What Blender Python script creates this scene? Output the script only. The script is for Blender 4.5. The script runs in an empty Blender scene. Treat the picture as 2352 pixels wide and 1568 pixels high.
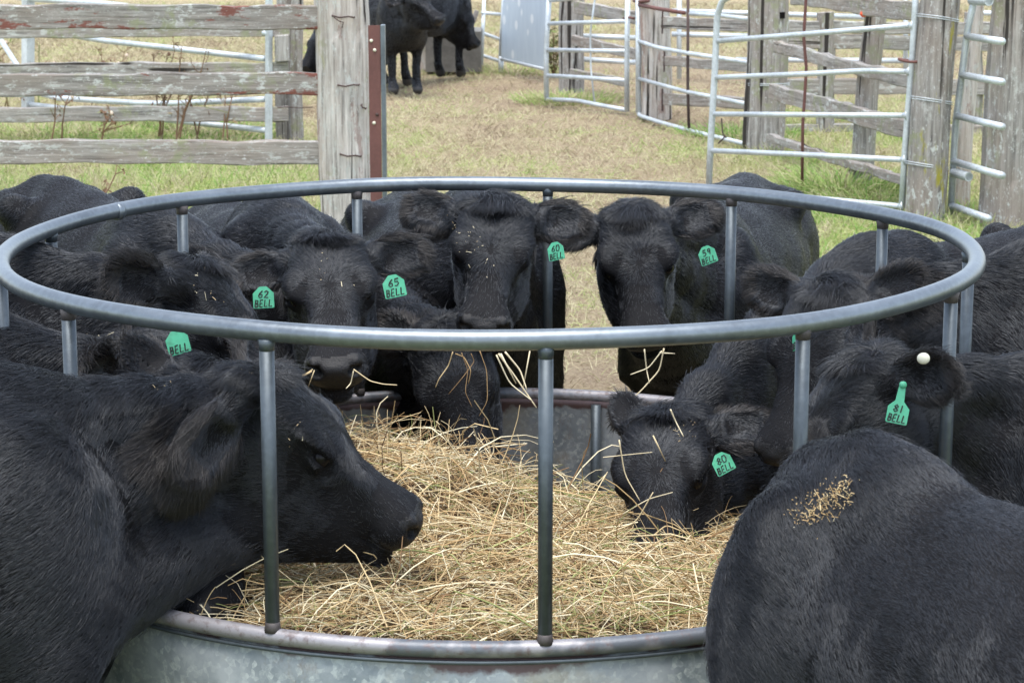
import bpy, math, random, time
import numpy as np
from mathutils import Vector, Matrix
T0 = time.time()
random.seed(7); rng = np.random.default_rng(7)
C = bpy.context.scene.collection
scene = bpy.context.scene
# ------------------------------------------------------------------ camera, world, sun, exposure
W_, H_ = 2352, 1568            # pixel frame the photograph was measured in
FPX = 5344.8; PITCH = .1993; RIM = .553; CAM = np.array([.0462, -5.2896, 1.4386 + RIM]); YAW = .00107
cd = bpy.data.cameras.new('camera'); cam = bpy.data.objects.new('camera', cd); C.objects.link(cam)
cam.location = CAM; cam.rotation_euler = (math.pi / 2 - PITCH, 0, -YAW)
cd.sensor_width = 36; cd.lens = FPX / W_ * 36; cd.clip_end = 600; cd.clip_start = .1
cd.dof.use_dof = True; cd.dof.focus_distance = 5.7; cd.dof.aperture_fstop = 15
scene.camera = cam
w = bpy.data.worlds.new('World'); scene.world = w; w.use_nodes = True
wn = w.node_tree; bg = wn.nodes['Background']
SUN_EL, SUN_AZ = math.radians(77), math.radians(190)
sky = wn.nodes.new('ShaderNodeTexSky'); sky.sky_type = 'NISHITA'; sky.sun_disc = False
sky.sun_elevation = SUN_EL; sky.sun_rotation = SUN_AZ; sky.air_density = 1.0; sky.dust_density = 1.2; sky.ozone_density = 1
hs = wn.nodes.new('ShaderNodeHueSaturation'); hs.inputs['Saturation'].default_value = .62
wn.links.new(sky.outputs[0], hs.inputs['Color']); wn.links.new(hs.outputs[0], bg.inputs[0]); bg.inputs[1].default_value = .13
sl = bpy.data.lights.new('sun', 'SUN'); sl.energy = 1.5; sl.angle = math.radians(45); sl.color = (1, .97, .92)
so = bpy.data.objects.new('sun', sl); C.objects.link(so); so.location = (0, 0, 20)
sd = Vector((math.sin(SUN_AZ) * math.cos(SUN_EL), math.cos(SUN_AZ) * math.cos(SUN_EL), math.sin(SUN_EL)))
so.rotation_euler = sd.to_track_quat('Z', 'Y').to_euler()
scene.view_settings.view_transform = 'Standard'; scene.view_settings.look = 'None'
scene.view_settings.exposure = 1.7; scene.view_settings.gamma = 1
try: scene.cycles_curves.shape = 'RIBBONS'
except Exception: pass

FUR = 1.5
# ------------------------------------------------------------------ projection helpers
_cp, _sp = math.cos(PITCH), math.sin(PITCH); _cy, _sy = math.cos(YAW), math.sin(YAW)
CF = np.array([_sy * _cp, _cy * _cp, -_sp]); CR = np.array([_cy, -_sy, 0.]); CU = np.cross(CR, CF)
def ray(px, py): return CF + CR * (px - W_ / 2) / FPX + CU * (H_ / 2 - py) / FPX
def at(px, py, Y):
    r = ray(px, py); return CAM + r * ((Y - CAM[1]) / r[1])
def ground(px, py, z=0.):
    r = ray(px, py); return CAM + r * ((z - CAM[2]) / r[2])
def on_plane(px, py, g0, g1):        # on the vertical plane through two ground points
    n = np.array([-(g1 - g0)[1], (g1 - g0)[0], 0]); r = ray(px, py)
    return CAM + r * (((g0 - CAM) @ n) / (r @ n))
def pix(P):
    d = np.asarray(P) - CAM; z = d @ CF
    return np.stack([W_ / 2 + FPX * (d @ CR) / z, H_ / 2 - FPX * (d @ CU) / z, z], -1)
def mpp(p): return ((np.asarray(p) - CAM) @ CF) / FPX    # metres per photo pixel at a point
def nrm(v): v = np.asarray(v, float); return v / (np.linalg.norm(v, axis=-1, keepdims=True) + 1e-12)
# ------------------------------------------------------------------ mesh helpers
class MB:
    def __init__(s): s.v = []; s.f = []; s.t = []; s.n = 0
    def add(s, v, f, tone=None):
        v = np.asarray(v, float).reshape(-1, 3); s.v.append(v)
        s.f += [tuple(int(i) + s.n for i in q) for q in f]; s.n += len(v)
        s.t.append(np.full(len(v), .5 if tone is None else tone)); return s
    def tube(s, pts, r, k=10, caps=True, closed=False, ell=None, jit=None):
        P = np.asarray(pts, float); n = len(P); R = np.full(n, r) if np.isscalar(r) else np.asarray(r, float)
        if closed: T = np.roll(P, -1, 0) - np.roll(P, 1, 0)
        else: T = np.gradient(P, axis=0)
        T = nrm(T); a = np.cross(T[0], [0, 0, 1.]); 
        if np.linalg.norm(a) < .2: a = np.cross(T[0], [1., 0, 0])
        a = nrm(a); vs = []
        for i in range(n):
            a = nrm(a - T[i] * (a @ T[i])); b = np.cross(T[i], a)
            th = np.arange(k) * 2 * np.pi / k
            rr = R[i] * np.ones(k)
            if jit is not None: rr = rr * jit(i, th)
            vs.append(P[i] + np.outer(np.cos(th) * rr, a) + np.outer(np.sin(th) * rr, b))
        f = []
        m = n if closed else n - 1
        for i in range(m):
            i2 = (i + 1) % n
            for j in range(k):
                f.append((i * k + j, i * k + (j + 1) % k, i2 * k + (j + 1) % k, i2 * k + j))
        if caps and not closed:
            f.append(tuple(range(k))[::-1]); f.append(tuple((n - 1) * k + j for j in range(k)))
        return s.add(np.concatenate(vs), f)
    def box(s, c, sz, M=None):
        x = np.array([(i, j, k) for i in (-.5, .5) for j in (-.5, .5) for k in (-.5, .5)]) * sz
        if M is not None: x = x @ np.asarray(M).T
        return s.add(x + c, [(0, 1, 3, 2), (4, 6, 7, 5), (0, 4, 5, 1), (2, 3, 7, 6), (0, 2, 6, 4), (1, 5, 7, 3)])
    def build(s, name, mat, parent=None, smooth=False, loc=None, M=None):
        me = bpy.data.meshes.new(name); V = np.concatenate(s.v)
        me.from_pydata(V.tolist(), [], s.f)
        if smooth: me.shade_smooth()
        at_ = me.attributes.new('tone', 'FLOAT', 'POINT'); at_.data.foreach_set('value', np.concatenate(s.t).astype(np.float32))
        me.materials.append(mat); return link(name, me, parent, loc, M)
def link(name, me, parent=None, loc=None, M=None):
    o = bpy.data.objects.new(name, me); C.objects.link(o)
    if M is not None: o.matrix_world = M
    elif loc is not None: o.location = loc
    if parent is not None:
        o.parent = parent; o.matrix_parent_inverse = PINV.get(parent.name, Matrix())
    return o
PINV = {}
def tag(o, label=None, cat=None, group=None, kind=None):
    if label: o['label'] = label
    if cat: o['category'] = cat
    if group: o['group'] = group
    if kind: o['kind'] = kind
    return o
def thing(name, label, cat, loc=(0, 0, 0), group=None):
    o = bpy.data.objects.new(name, None); C.objects.link(o); o.location = loc; o.empty_display_size = .1
    PINV[o.name] = Matrix.Translation(loc).inverted()
    return tag(o, label, cat, group)
def fastmesh(name, V, F, mats, midx=None, tone=None, smooth=True):
    me = bpy.data.meshes.new(name); k = F.shape[1]
    me.vertices.add(len(V)); me.vertices.foreach_set('co', V.astype(np.float32).ravel())
    me.loops.add(F.size); me.loops.foreach_set('vertex_index', F.astype(np.int32).ravel())
    me.polygons.add(len(F)); me.polygons.foreach_set('loop_start', (np.arange(len(F)) * k).astype(np.int32))
    me.polygons.foreach_set('loop_total', np.full(len(F), k, np.int32))
    for m in mats: me.materials.append(m)
    if midx is not None: me.polygons.foreach_set('material_index', midx.astype(np.int32))
    me.update(calc_edges=True)
    if tone is not None:
        a = me.attributes.new('tone', 'FLOAT', 'POINT'); a.data.foreach_set('value', tone.astype(np.float32))
    if smooth: me.shade_smooth()
    return me
# ------------------------------------------------------------------ materials
def mat(name):
    m = bpy.data.materials.new(name); m.use_nodes = True; nt = m.node_tree
    return m, nt, nt.nodes['Principled BSDF']
def N(nt, t, **k):
    n = nt.nodes.new('ShaderNode' + t)
    for a, b in k.items():
        if a in n.inputs: n.inputs[a].default_value = b
        else: setattr(n, a, b)
    return n
def noise(nt, co, scale, detail=5, rough=.6, vec=(1, 1, 1), dist=0):
    mp = N(nt, 'Mapping'); mp.inputs['Scale'].default_value = vec; nt.links.new(co, mp.inputs['Vector'])
    n = N(nt, 'TexNoise'); n.inputs['Scale'].default_value = scale; n.inputs['Detail'].default_value = detail
    n.inputs['Roughness'].default_value = rough; n.inputs['Distortion'].default_value = dist
    nt.links.new(mp.outputs[0], n.inputs['Vector']); return n.outputs['Fac']
def ramp(nt, fac, stops, interp='LINEAR'):
    r = N(nt, 'ValToRGB'); cr = r.color_ramp; cr.interpolation = interp
    while len(cr.elements) > 1: cr.elements.remove(cr.elements[0])
    cr.elements[0].position = stops[0][0]; cr.elements[0].color = (*stops[0][1], 1)
    for p, c in stops[1:]:
        e = cr.elements.new(p); e.color = (*c, 1)
    nt.links.new(fac, r.inputs[0]); return r.outputs['Color']
def g3(x): return (x, x, x)
def mix(nt, fac, a, b, mode='MIX'):
    m = N(nt, 'Mix', data_type='RGBA', blend_type=mode)
    for sock, v in ((m.inputs[0], fac), (m.inputs[6], a), (m.inputs[7], b)):
        if isinstance(v, (int, float)): sock.default_value = v
        elif isinstance(v, tuple): sock.default_value = (*v, 1)
        else: nt.links.new(v, sock)
    return m.outputs[2]
def bump(nt, b, h, strength=.5, dist=.01):
    n = N(nt, 'Bump'); n.inputs['Strength'].default_value = strength; n.inputs['Distance'].default_value = dist
    nt.links.new(h, n.inputs['Height']); nt.links.new(n.outputs[0], b.inputs['Normal'])
def coords(nt, kind='Object', rnd=True):
    tc = N(nt, 'TexCoord')
    if not rnd: return tc.outputs[kind]
    oi = N(nt, 'ObjectInfo'); ml = N(nt, 'Math', operation='MULTIPLY'); ml.inputs[1].default_value = 37.
    nt.links.new(oi.outputs['Random'], ml.inputs[0])
    va = N(nt, 'VectorMath', operation='ADD'); nt.links.new(tc.outputs[kind], va.inputs[0]); nt.links.new(ml.outputs[0], va.inputs[1])
    return va.outputs[0]
def wood(name, axis, base=1.0, red=.0, moss=0.):
    m, nt, b = mat(name); co = coords(nt)
    st = [1, 1, 1]; st['xyz'.index(axis)] = .06
    g = noise(nt, co, 42, 6, .7, tuple(st)); big = noise(nt, co, 3.5, 4, .6, tuple(.35 if i == 'xyz'.index(axis) else 1 for i in range(3)))
    c = ramp(nt, g, [(.3, (.06 * base, .057 * base, .054 * base)), (.45, (.175 * base, .163 * base, .148 * base)), (.6, (.27 * base, .255 * base, .235 * base)), (.8, (.37 * base, .355 * base, .325 * base))])
    c = mix(nt, ramp(nt, big, [(.42, g3(0)), (.62, g3(.55))]), c, (.20 * base, .160 * base, .130 * base))
    lich = noise(nt, co, 26, 8, .75, tuple(.45 if i == 'xyz'.index(axis) else 1 for i in range(3)))
    lm = noise(nt, co, 2.2, 3)
    lf = N(nt, 'Math', operation='MULTIPLY'); nt.links.new(ramp(nt, lich, [(.55, g3(0)), (.6, g3(1))]), lf.inputs[0]); nt.links.new(ramp(nt, lm, [(.4, g3(.15)), (.55, g3(1))]), lf.inputs[1])
    c = mix(nt, lf.outputs[0], c, (.46, .47, .44))
    gl = noise(nt, co, 11, 6, .7); gm = noise(nt, co, 1.7, 2)
    gf = N(nt, 'Math', operation='MULTIPLY'); nt.links.new(ramp(nt, gl, [(.5, g3(0)), (.6, g3(.8))]), gf.inputs[0]); nt.links.new(ramp(nt, gm, [(.5, g3(0)), (.6, g3(1))]), gf.inputs[1])
    c = mix(nt, gf.outputs[0], c, (.23, .24, .14))
    if red:
        rl = noise(nt, co, 9, 7, .7, tuple(.35 if i == 'xyz'.index(axis) else 1 for i in range(3)))
        c = mix(nt, ramp(nt, rl, [(.57, g3(0)), (.61, g3(red))]), c, (.17, .055, .04))
    fk = noise(nt, co, 75, 5, .7, tuple(.5 if i == 'xyz'.index(axis) else 1 for i in range(3)))
    c = mix(nt, ramp(nt, fk, [(.60, g3(0)), (.66, g3(.75))]), c, (.55, .56, .53))
    if moss:
        ms = noise(nt, co, 7, 6, .7, tuple(.22 if i == 'xyz'.index(axis) else 1 for i in range(3)))
        c = mix(nt, ramp(nt, ms, [(.60, g3(0)), (.66, g3(moss))]), c, (.30, .27, .03))
    cr = noise(nt, co, 16, 3, .5, tuple(.03 if i == 'xyz'.index(axis) else 1 for i in range(3)), .3)
    crk = ramp(nt, cr, [(.31, g3(1)), (.35, g3(0))] if axis == 'x' else [(.35, g3(1)), (.39, g3(0))])
    c = mix(nt, crk, c, (.035, .03, .026))
    nt.links.new(c, b.inputs['Base Color']); b.inputs['Roughness'].default_value = .9; b.inputs['Specular IOR Level'].default_value = .2
    hh = mix(nt, crk, g, (0., 0., 0.)); bump(nt, b, hh, .8, .008); return m
M_wh = wood('weathered_timber_rail', 'x', 1.35); M_whr = wood('weathered_timber_red_paint', 'x', 1.15, .9)
M_wv = wood('weathered_timber_post', 'z', 1.3, .0); M_wv2 = wood('pale_timber_post', 'z', 2.05, .45, .35); M_wvm = wood('mossy_timber_post', 'z', 1.2, 0, .9)
def steel(name, base, rough=.4, metal=.7, rust=.1, spangle=.5, sc=1.):
    m, nt, b = mat(name); co = coords(nt)
    n1 = noise(nt, co, 4 * sc, 5, .65); n2 = noise(nt, co, 60 * sc, 4, .6); n3 = noise(nt, co, 9 * sc, 7, .72)
    c = mix(nt, ramp(nt, n1, [(.35, g3(0)), (.7, g3(1))]), tuple(x * .75 for x in base), tuple(min(1, x * 1.2) for x in base))
    c = mix(nt, ramp(nt, n2, [(.45, g3(0)), (.62, g3(spangle))]), c, tuple(min(1, x * 1.5) for x in base))
    c = mix(nt, ramp(nt, n3, [(.66, g3(0)), (.74, g3(rust))]), c, (.16, .075, .045))
    nt.links.new(c, b.inputs['Base Color']); b.inputs['Metallic'].default_value = metal
    rr = N(nt, 'MapRange'); nt.links.new(n1, rr.inputs[0]); rr.inputs[3].default_value = rough - .1; rr.inputs[4].default_value = rough + .15
    nt.links.new(rr.outputs[0], b.inputs['Roughness']); bump(nt, b, n2, .15, .002); return m
M_hoop = steel('galvanised_hoop', (.17, .195, .215), .36, .7, .3, .25)
M_post = steel('dull_galvanised_upright', (.075, .09, .10), .42, .5, .4, .3)
M_gate = steel('galvanised_gate', (.52, .56, .58), .45, .35, .25, .3)
m, nt, b = mat('galvanised_sheet_panel'); co = coords(nt, rnd=False)
vo = N(nt, 'TexVoronoi'); vo.inputs['Scale'].default_value = 4.2; mp = N(nt, 'Mapping'); mp.inputs['Scale'].default_value = (1.6, 1, 1); nt.links.new(co, mp.inputs['Vector']); nt.links.new(mp.outputs[0], vo.inputs['Vector'])
n1 = noise(nt, co, 14, 5, .6, (1, 1, .25)); c = mix(nt, n1, (.40, .49, .58), (.60, .68, .74)); c = mix(nt, ramp(nt, vo.outputs['Distance'], [(.16, g3(.8)), (.24, g3(0))]), c, (.80, .84, .86))
nt.links.new(c, b.inputs['Base Color']); b.inputs['Roughness'].default_value = .5; b.inputs['Metallic'].default_value = .1; M_panel = m
M_rust = steel('rusty_steel', (.14, .06, .05), .7, .2, .6, .2)
M_weld = steel('weld_collar', (.075, .065, .062), .6, .3, .5, .3)
M_darkrust = steel('dark_rusty_wire', (.07, .045, .04), .8, .2, .3, .2)
# skirt sheet with spangle and rust just under the rim
m, nt, b = mat('spangled_skirt_sheet'); co = coords(nt, rnd=False)
vor = N(nt, 'TexVoronoi'); vor.inputs['Scale'].default_value = 85; nt.links.new(co, vor.inputs['Vector'])
n1 = noise(nt, co, 5, 6, .65); n2 = noise(nt, co, 120, 3)
c = mix(nt, ramp(nt, n1, [(.35, g3(0)), (.65, g3(1))]), (.17, .20, .22), (.40, .43, .45))
sp = N(nt, 'Math', operation='MULTIPLY'); nt.links.new(ramp(nt, vor.outputs['Color'], [(.45, g3(0)), (.9, g3(.6))]), sp.inputs[0]); nt.links.new(ramp(nt, n2, [(.4, g3(.3)), (.6, g3(1))]), sp.inputs[1])
c = mix(nt, sp.outputs[0], c, (.56, .60, .58))
yl = noise(nt, co, 3, 6, .7); c = mix(nt, ramp(nt, yl, [(.50, g3(0)), (.66, g3(.6))]), c, (.30, .27, .19))
y2 = noise(nt, co, 6.5, 7, .75, (1, 1, .6)); c = mix(nt, ramp(nt, y2, [(.57, g3(0)), (.66, g3(.55))]), c, (.17, .12, .085))
sx = N(nt, 'SeparateXYZ'); nt.links.new(co, sx.inputs[0])
mr = N(nt, 'MapRange'); nt.links.new(sx.outputs[2], mr.inputs[0]); mr.inputs[1].default_value = RIM - .11; mr.inputs[2].default_value = RIM - .015; mr.inputs[3].default_value = -.28; mr.inputs[4].default_value = .22
rn = noise(nt, co, 3.2, 7, .6); ad = N(nt, 'Math', operation='ADD'); nt.links.new(rn, ad.inputs[0]); nt.links.new(mr.outputs[0], ad.inputs[1])
c = mix(nt, ramp(nt, ad.outputs[0], [(.60, g3(0)), (.65, g3(.9))]), c, (.085, .04, .036))
nt.links.new(c, b.inputs['Base Color']); b.inputs['Metallic'].default_value = .35; b.inputs['Roughness'].default_value = .48; bump(nt, b, n1, .3, .006)
M_sheet = m
# rim pipe: worn pinkish grey patches
m, nt, b = mat('worn_rim_pipe'); co = coords(nt, rnd=False)
n1 = noise(nt, co, 4.5, 4, .6); n2 = noise(nt, co, 45, 6, .7)
c = mix(nt, ramp(nt, n1, [(.45, g3(0)), (.52, g3(1))]), (.11, .12, .135), (.27, .26, .27))
c = mix(nt, ramp(nt, n2, [(.5, g3(0)), (.66, g3(.8))]), c, (.12, .085, .08))
nt.links.new(c, b.inputs['Base Color']); b.inputs['Metallic'].default_value = .3; b.inputs['Roughness'].default_value = .42; bump(nt, b, n2, .35, .003)
M_rim = m
# hair and hide
def hide(name, col, rough, spec, scale, bs):
    m, nt, b = mat(name); co = coords(nt)
    n1 = noise(nt, co, scale, 5, .6); n2 = noise(nt, co, 7, 4, .6)
    c = mix(nt, n2, tuple(x * .7 for x in col), tuple(x * 1.4 for x in col))
    nt.links.new(c, b.inputs['Base Color']); b.inputs['Roughness'].default_value = rough; b.inputs['Specular IOR Level'].default_value = spec
    bump(nt, b, n1, bs, .004); return m
M_hide = hide('black_hide', (.0065, .0065, .0075), .65, .12, 220, .5)
M_nose = hide('wet_nose_leather', (.009, .0085, .0085), .40, .28, 260, .6)
m, nt, b = mat('black_coat_hair'); hi = N(nt, 'HairInfo')
c = ramp(nt, hi.outputs['Random'], [(0, (.007, .0074, .009)), (.6, (.012, .0125, .0152)), (.92, (.018, .0175, .0185)), (1, (.028, .0245, .0235))])
nt.links.new(c, b.inputs['Base Color']); b.inputs['Roughness'].default_value = .38; b.inputs['Specular IOR Level'].default_value = .55
b.inputs['Specular Tint'].default_value = (.9, .95, 1, 1)
M_hair = m
m, nt, b = mat('ear_fringe_hair'); hi = N(nt, 'HairInfo')
c = ramp(nt, hi.outputs['Random'], [(0, (.010, .0095, .010)), (.55, (.018, .0165, .017)), (1, (.042, .036, .032))])  # brownish fringe, lightened to paint ear edges catching light
nt.links.new(c, b.inputs['Base Color']); b.inputs['Roughness'].default_value = .42; b.inputs['Specular IOR Level'].default_value = .45
M_hair2 = m
m, nt, b = mat('dark_eye_and_hollow_shade'); b.inputs['Base Color'].default_value = (.006, .005, .005, 1); b.inputs['Roughness'].default_value = .22; b.inputs['Specular IOR Level'].default_value = .16; M_eye_shade = m  # eyes, also the near-black shade painted in post notches and pipe ends
m, nt, b = mat('green_tag_plastic'); co = coords(nt); n1 = noise(nt, co, 60, 4)
n2 = noise(nt, co, 25, 5, .7); c = mix(nt, n1, (.05, .30, .165), (.085, .42, .245)); c = mix(nt, ramp(nt, n2, [(.5, g3(0)), (.7, g3(.45))]), c, (.05, .12, .07)); nt.links.new(c, b.inputs['Base Color']); b.inputs['Roughness'].default_value = .45; M_tag = m
m, nt, b = mat('black_marker'); b.inputs['Base Color'].default_value = (.012, .014, .013, 1); b.inputs['Roughness'].default_value = .6; M_ink = m
m, nt, b = mat('cream_button'); b.inputs['Base Color'].default_value = (.62, .60, .48, 1); b.inputs['Roughness'].default_value = .4; M_btn = m
m, nt, b = mat('orange_insulator'); b.inputs['Base Color'].default_value = (.75, .10, .03, 1); b.inputs['Roughness'].default_value = .5; M_org = m
m, nt, b = mat('hoof_horn'); b.inputs['Base Color'].default_value = (.03, .028, .026, 1); b.inputs['Roughness'].default_value = .5; M_hoof = m
def tonemat(name, stops, rough=.7, trans=0):
    m, nt, b = mat(name); a = N(nt, 'Attribute', attribute_name='tone')
    nt.links.new(ramp(nt, a.outputs['Fac'], stops), b.inputs['Base Color']); b.inputs['Roughness'].default_value = rough
    b.inputs['Specular IOR Level'].default_value = .3; return m
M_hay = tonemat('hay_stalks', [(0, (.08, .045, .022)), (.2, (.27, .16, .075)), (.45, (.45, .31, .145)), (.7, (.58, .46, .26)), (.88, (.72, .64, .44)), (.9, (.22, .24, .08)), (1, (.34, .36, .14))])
M_grass = tonemat('mixed_grass', [(0, (.16, .11, .07)), (.2, (.34, .275, .17)), (.5, (.50, .45, .29)), (.62, (.42, .42, .20)), (.78, (.31, .38, .12)), (1, (.17, .33, .06))])
m, nt, b = mat('hay_bed'); co = coords(nt, rnd=False); n1 = noise(nt, co, 60, 6, .8); n2 = noise(nt, co, 9, 4)
c = ramp(nt, n1, [(.4, (.035, .02, .01)), (.55, (.14, .085, .04)), (.7, (.34, .23, .11))]); nt.links.new(c, b.inputs['Base Color']); b.inputs['Roughness'].default_value = .9; bump(nt, b, n1, 1, .02); M_bed = m  # bed colour darkened to paint the shaded gaps between stalks
m, nt, b = mat('concrete'); co = coords(nt); n1 = noise(nt, co, 5, 6, .7)
nt.links.new(ramp(nt, n1, [(.35, (.09, .085, .075)), (.65, (.2, .19, .17))]), b.inputs['Base Color']); b.inputs['Roughness'].default_value = .9; M_conc = m
M_weed = tonemat('dry_weed', [(0, (.10, .05, .03)), (.5, (.20, .12, .07)), (.75, (.16, .2, .06)), (1, (.6, .48, .38))])
# ------------------------------------------------------------------ ground and grass
def gmask(x, y):     # 0 dry .. 1 green, shared by ground sheet and blades
    s = .5 + .5 * np.sin(1.7 * x + 1.3 * np.sin(.9 * y)) * np.sin(1.1 * y + 2 * np.sin(.6 * x))
    left = 1 / (1 + np.exp(-(-.55 - x - .13 * (y - 7)) * 4)) * (1 / (1 + np.exp((y - 13.0) * 1.6)))
    right = 1 / (1 + np.exp(-(x - 1.6 - .03 * (y - 9)) * 3)) * (1 / (1 + np.exp((y - 16) * 1))) * .75
    return np.clip(np.maximum(left * .95, right) * (.55 + .5 * s) + .24 * s * np.exp(-((y - 8) / 6) ** 2) + .03, 0, 1)
def wn2(x, y):
    r = np.random.default_rng(5); o = 0
    for k in (1.2, 2.4, 5., 9.):
        for q in range(3):
            a = r.uniform(0, 6.28); o = o + np.sin(k * (x * np.cos(a) * 1.4 + y * np.sin(a) * .7) * 2 + r.uniform(0, 6.28) + 1.5 * np.sin(k * .7 * (x * np.sin(a) - y * np.cos(a)))) / 2.6
    return np.clip(o, -2, 2)
def dirt(x, y): return np.clip(np.exp(-((y - 17.0 - .3 * x) / 3.2) ** 2) * (1 / (1 + np.exp(-(x + 1.7) * 3))) * .9 + .55 * np.exp(-((x - .55 - .07 * (y - 6)) / 1.1) ** 2) * (y > 3) + np.exp(-((x - .3) / .6) ** 2 - ((y - 2.6) / 1.6) ** 2) + .35 * np.clip(-wn2(x, y) - .35, 0, 1), 0, 1)
gx = np.concatenate([[-300, -80], np.linspace(-14, 14, 181), [80, 300]]); gy = np.concatenate([[-60, -12], np.linspace(-8, 42, 301), [90, 400]])
X, Y = np.meshgrid(gx, gy, indexing='ij')
Z = .012 * np.sin(2.1 * X + 1.1 * Y) + .012 * np.sin(3.7 * Y - 1.3 * X) + .006 * rng.standard_normal(X.shape); Z[(abs(X) > 20) | (abs(Y) > 60)] = 0
Z -= .03
V = np.stack([X, Y, Z], -1).reshape(-1, 3); nx, ny = X.shape
I = np.arange(nx * ny).reshape(nx, ny); F = np.stack([I[:-1, :-1], I[1:, :-1], I[1:, 1:], I[:-1, 1:]], -1).reshape(-1, 4)
m, nt, b = mat('paddock_ground'); co = coords(nt, rnd=False); a = N(nt, 'Attribute', attribute_name='tone'); a2 = N(nt, 'Attribute', attribute_name='dirt')
n1 = noise(nt, co, 22, 8, .8); n2 = noise(nt, co, 2.5, 5, .65); n3 = noise(nt, co, 70, 5, .8, (1, .5, 1))
dry = ramp(nt, n1, [(.3, (.15, .11, .07)), (.48, (.32, .26, .16)), (.62, (.45, .39, .25)), (.75, (.55, .49, .35))])
grn = ramp(nt, n1, [(.3, (.12, .13, .04)), (.5, (.26, .30, .09)), (.7, (.42, .44, .18))])
dr = ramp(nt, n3, [(.35, (.15, .10, .07)), (.55, (.30, .235, .16)), (.7, (.43, .36, .25))])
gf = N(nt, 'Math', operation='ADD'); nt.links.new(a.outputs['Fac'], gf.inputs[0]); nt.links.new(ramp(nt, n2, [(.3, g3(-.2)), (.7, g3(.25))]), gf.inputs[1])
c = mix(nt, ramp(nt, gf.outputs[0], [(.35, g3(0)), (.8, g3(1))]), dry, grn)
df = N(nt, 'Math', operation='MULTIPLY'); nt.links.new(a2.outputs['Fac'], df.inputs[0]); nt.links.new(ramp(nt, n2, [(.35, g3(.3)), (.6, g3(1))]), df.inputs[1])
c = mix(nt, df.outputs[0], c, dr); nt.links.new(c, b.inputs['Base Color']); b.inputs['Roughness'].default_value = .95; b.inputs['Specular IOR Level'].default_value = .1; bump(nt, b, n1, 1, .03)
me = fastmesh('ground', V, F, [m], tone=gmask(V[:, 0], V[:, 1])); at_ = me.attributes.new('dirt', 'FLOAT', 'POINT'); at_.data.foreach_set('value', dirt(V[:, 0], V[:, 1]).astype(np.float32))
tag(link('ground', me), kind='structure')
def strands(roots, dirs, lens, rad, nseg=2, droop=0., curl=None, k=3, taper=.35, flatn=None):
    """many thin stalks as one mesh: k-sided prisms"""
    n = len(roots); t = np.linspace(0, 1, nseg + 1)
    P = roots[:, None] + dirs[:, None] * (lens[:, None] * t)[..., None]
    P[..., 2] -= droop * (lens[:, None] * t ** 2)
    if curl is not None: P += curl[:, None] * (t * (1 - t) * 4)[None, :, None] * lens[:, None, None]
    T = nrm(np.gradient(P, axis=1)); ref = nrm(rng.standard_normal((n, 3)))[:, None]
    A = nrm(np.cross(T, ref)); B = np.cross(T, A); rr = rad[:, None] * (1 - (1 - taper) * t)[None]
    vs = []
    for j in range(k):
        th = 2 * np.pi * j / k; vs.append(P + (A * math.cos(th) + B * math.sin(th)) * rr[..., None])
    V = np.stack(vs, 2)                # n, nseg+1, k, 3
    base = (np.arange(n) * (nseg + 1) * k)[:, None, None]; i = np.arange(nseg)[None, :, None] * k; j = np.arange(k)[None, None, :]
    j2 = (j + 1) % k
    F = np.stack([base + i + j, base + i + j2, base + i + k + j2, base + i + k + j], -1).reshape(-1, 4)
    return V.reshape(-1, 3), F, (nseg + 1) * k
# grass: sample in the visible wedge, denser where it shows nearer
NB = 340000
yy = 2.2 + (31 - 2.2) * rng.random(NB) ** 1.15; hw = (yy + 5.3) * .245; xx = rng.uniform(-1, 1, NB) * hw
gm = gmask(xx, yy); dd = dirt(xx, yy); keep = rng.random(NB) > dd * .85; xx, yy, gm, dd = xx[keep], yy[keep], gm[keep], dd[keep]; n = len(xx)
zz = .012 * np.sin(2.1 * xx + 1.1 * yy) + .012 * np.sin(3.7 * yy - 1.3 * xx) - .035
lean = np.where(rng.random(n) < .5, 2.2, .8) - .6 * gm * rng.random(n); az = rng.uniform(0, 2 * np.pi, n)
clump = .5 + .5 * np.sin(9 * xx + 4 * np.sin(5 * yy)) * np.sin(8 * yy + 3 * np.sin(6 * xx))
patch = wn2(xx, yy)
dirs = nrm(np.stack([np.cos(az) * lean, np.sin(az) * lean, np.ones(n)], -1))
lens = (.03 + .035 * rng.random(n)) * (1 + .7 * gm + .5 * clump) * (1 + .03 * yy)
tone = np.clip(.10 + .50 * rng.random(n) ** .8 + gm * .5 * rng.random(n) ** .6 + .12 * (clump - .5) + .13 * patch, 0, 1)
V, F, k_ = strands(np.stack([xx, yy, zz], -1), dirs, lens, .0007 + .0012 * rng.random(n) + .00011 * yy, 2, .25)
tag(link('grass', fastmesh('grass', V, F, [M_grass], tone=np.repeat(tone, k_), smooth=False)), 'short dry and green paddock grass between the yards', 'grass', kind='stuff')
def tussock(cx, cy, n, h, rad, tn, name_lab):
    a = rng.uniform(0, 6.28, n); r = rad * np.sqrt(rng.random(n)); rt = np.stack([cx + r * np.cos(a), cy + r * np.sin(a), np.full(n, -.03)], -1)
    ln = h * (.4 + .8 * rng.random(n)); d = nrm(np.stack([np.cos(a) * .6 + rng.normal(0, .3, n), np.sin(a) * .6 + rng.normal(0, .3, n), np.ones(n)], -1))
    V, F, k_ = strands(rt, d, ln, .002 + .003 * rng.random(n), 4, .45)
    return tag(link('grass_tussock', fastmesh('grass_tussock', V, F, [M_grass], tone=np.repeat(np.clip(tn + rng.normal(0, .16, n), 0, 1), k_), smooth=False)), name_lab, 'grass clump', 'tall grass clumps beside posts and rails')
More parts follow.
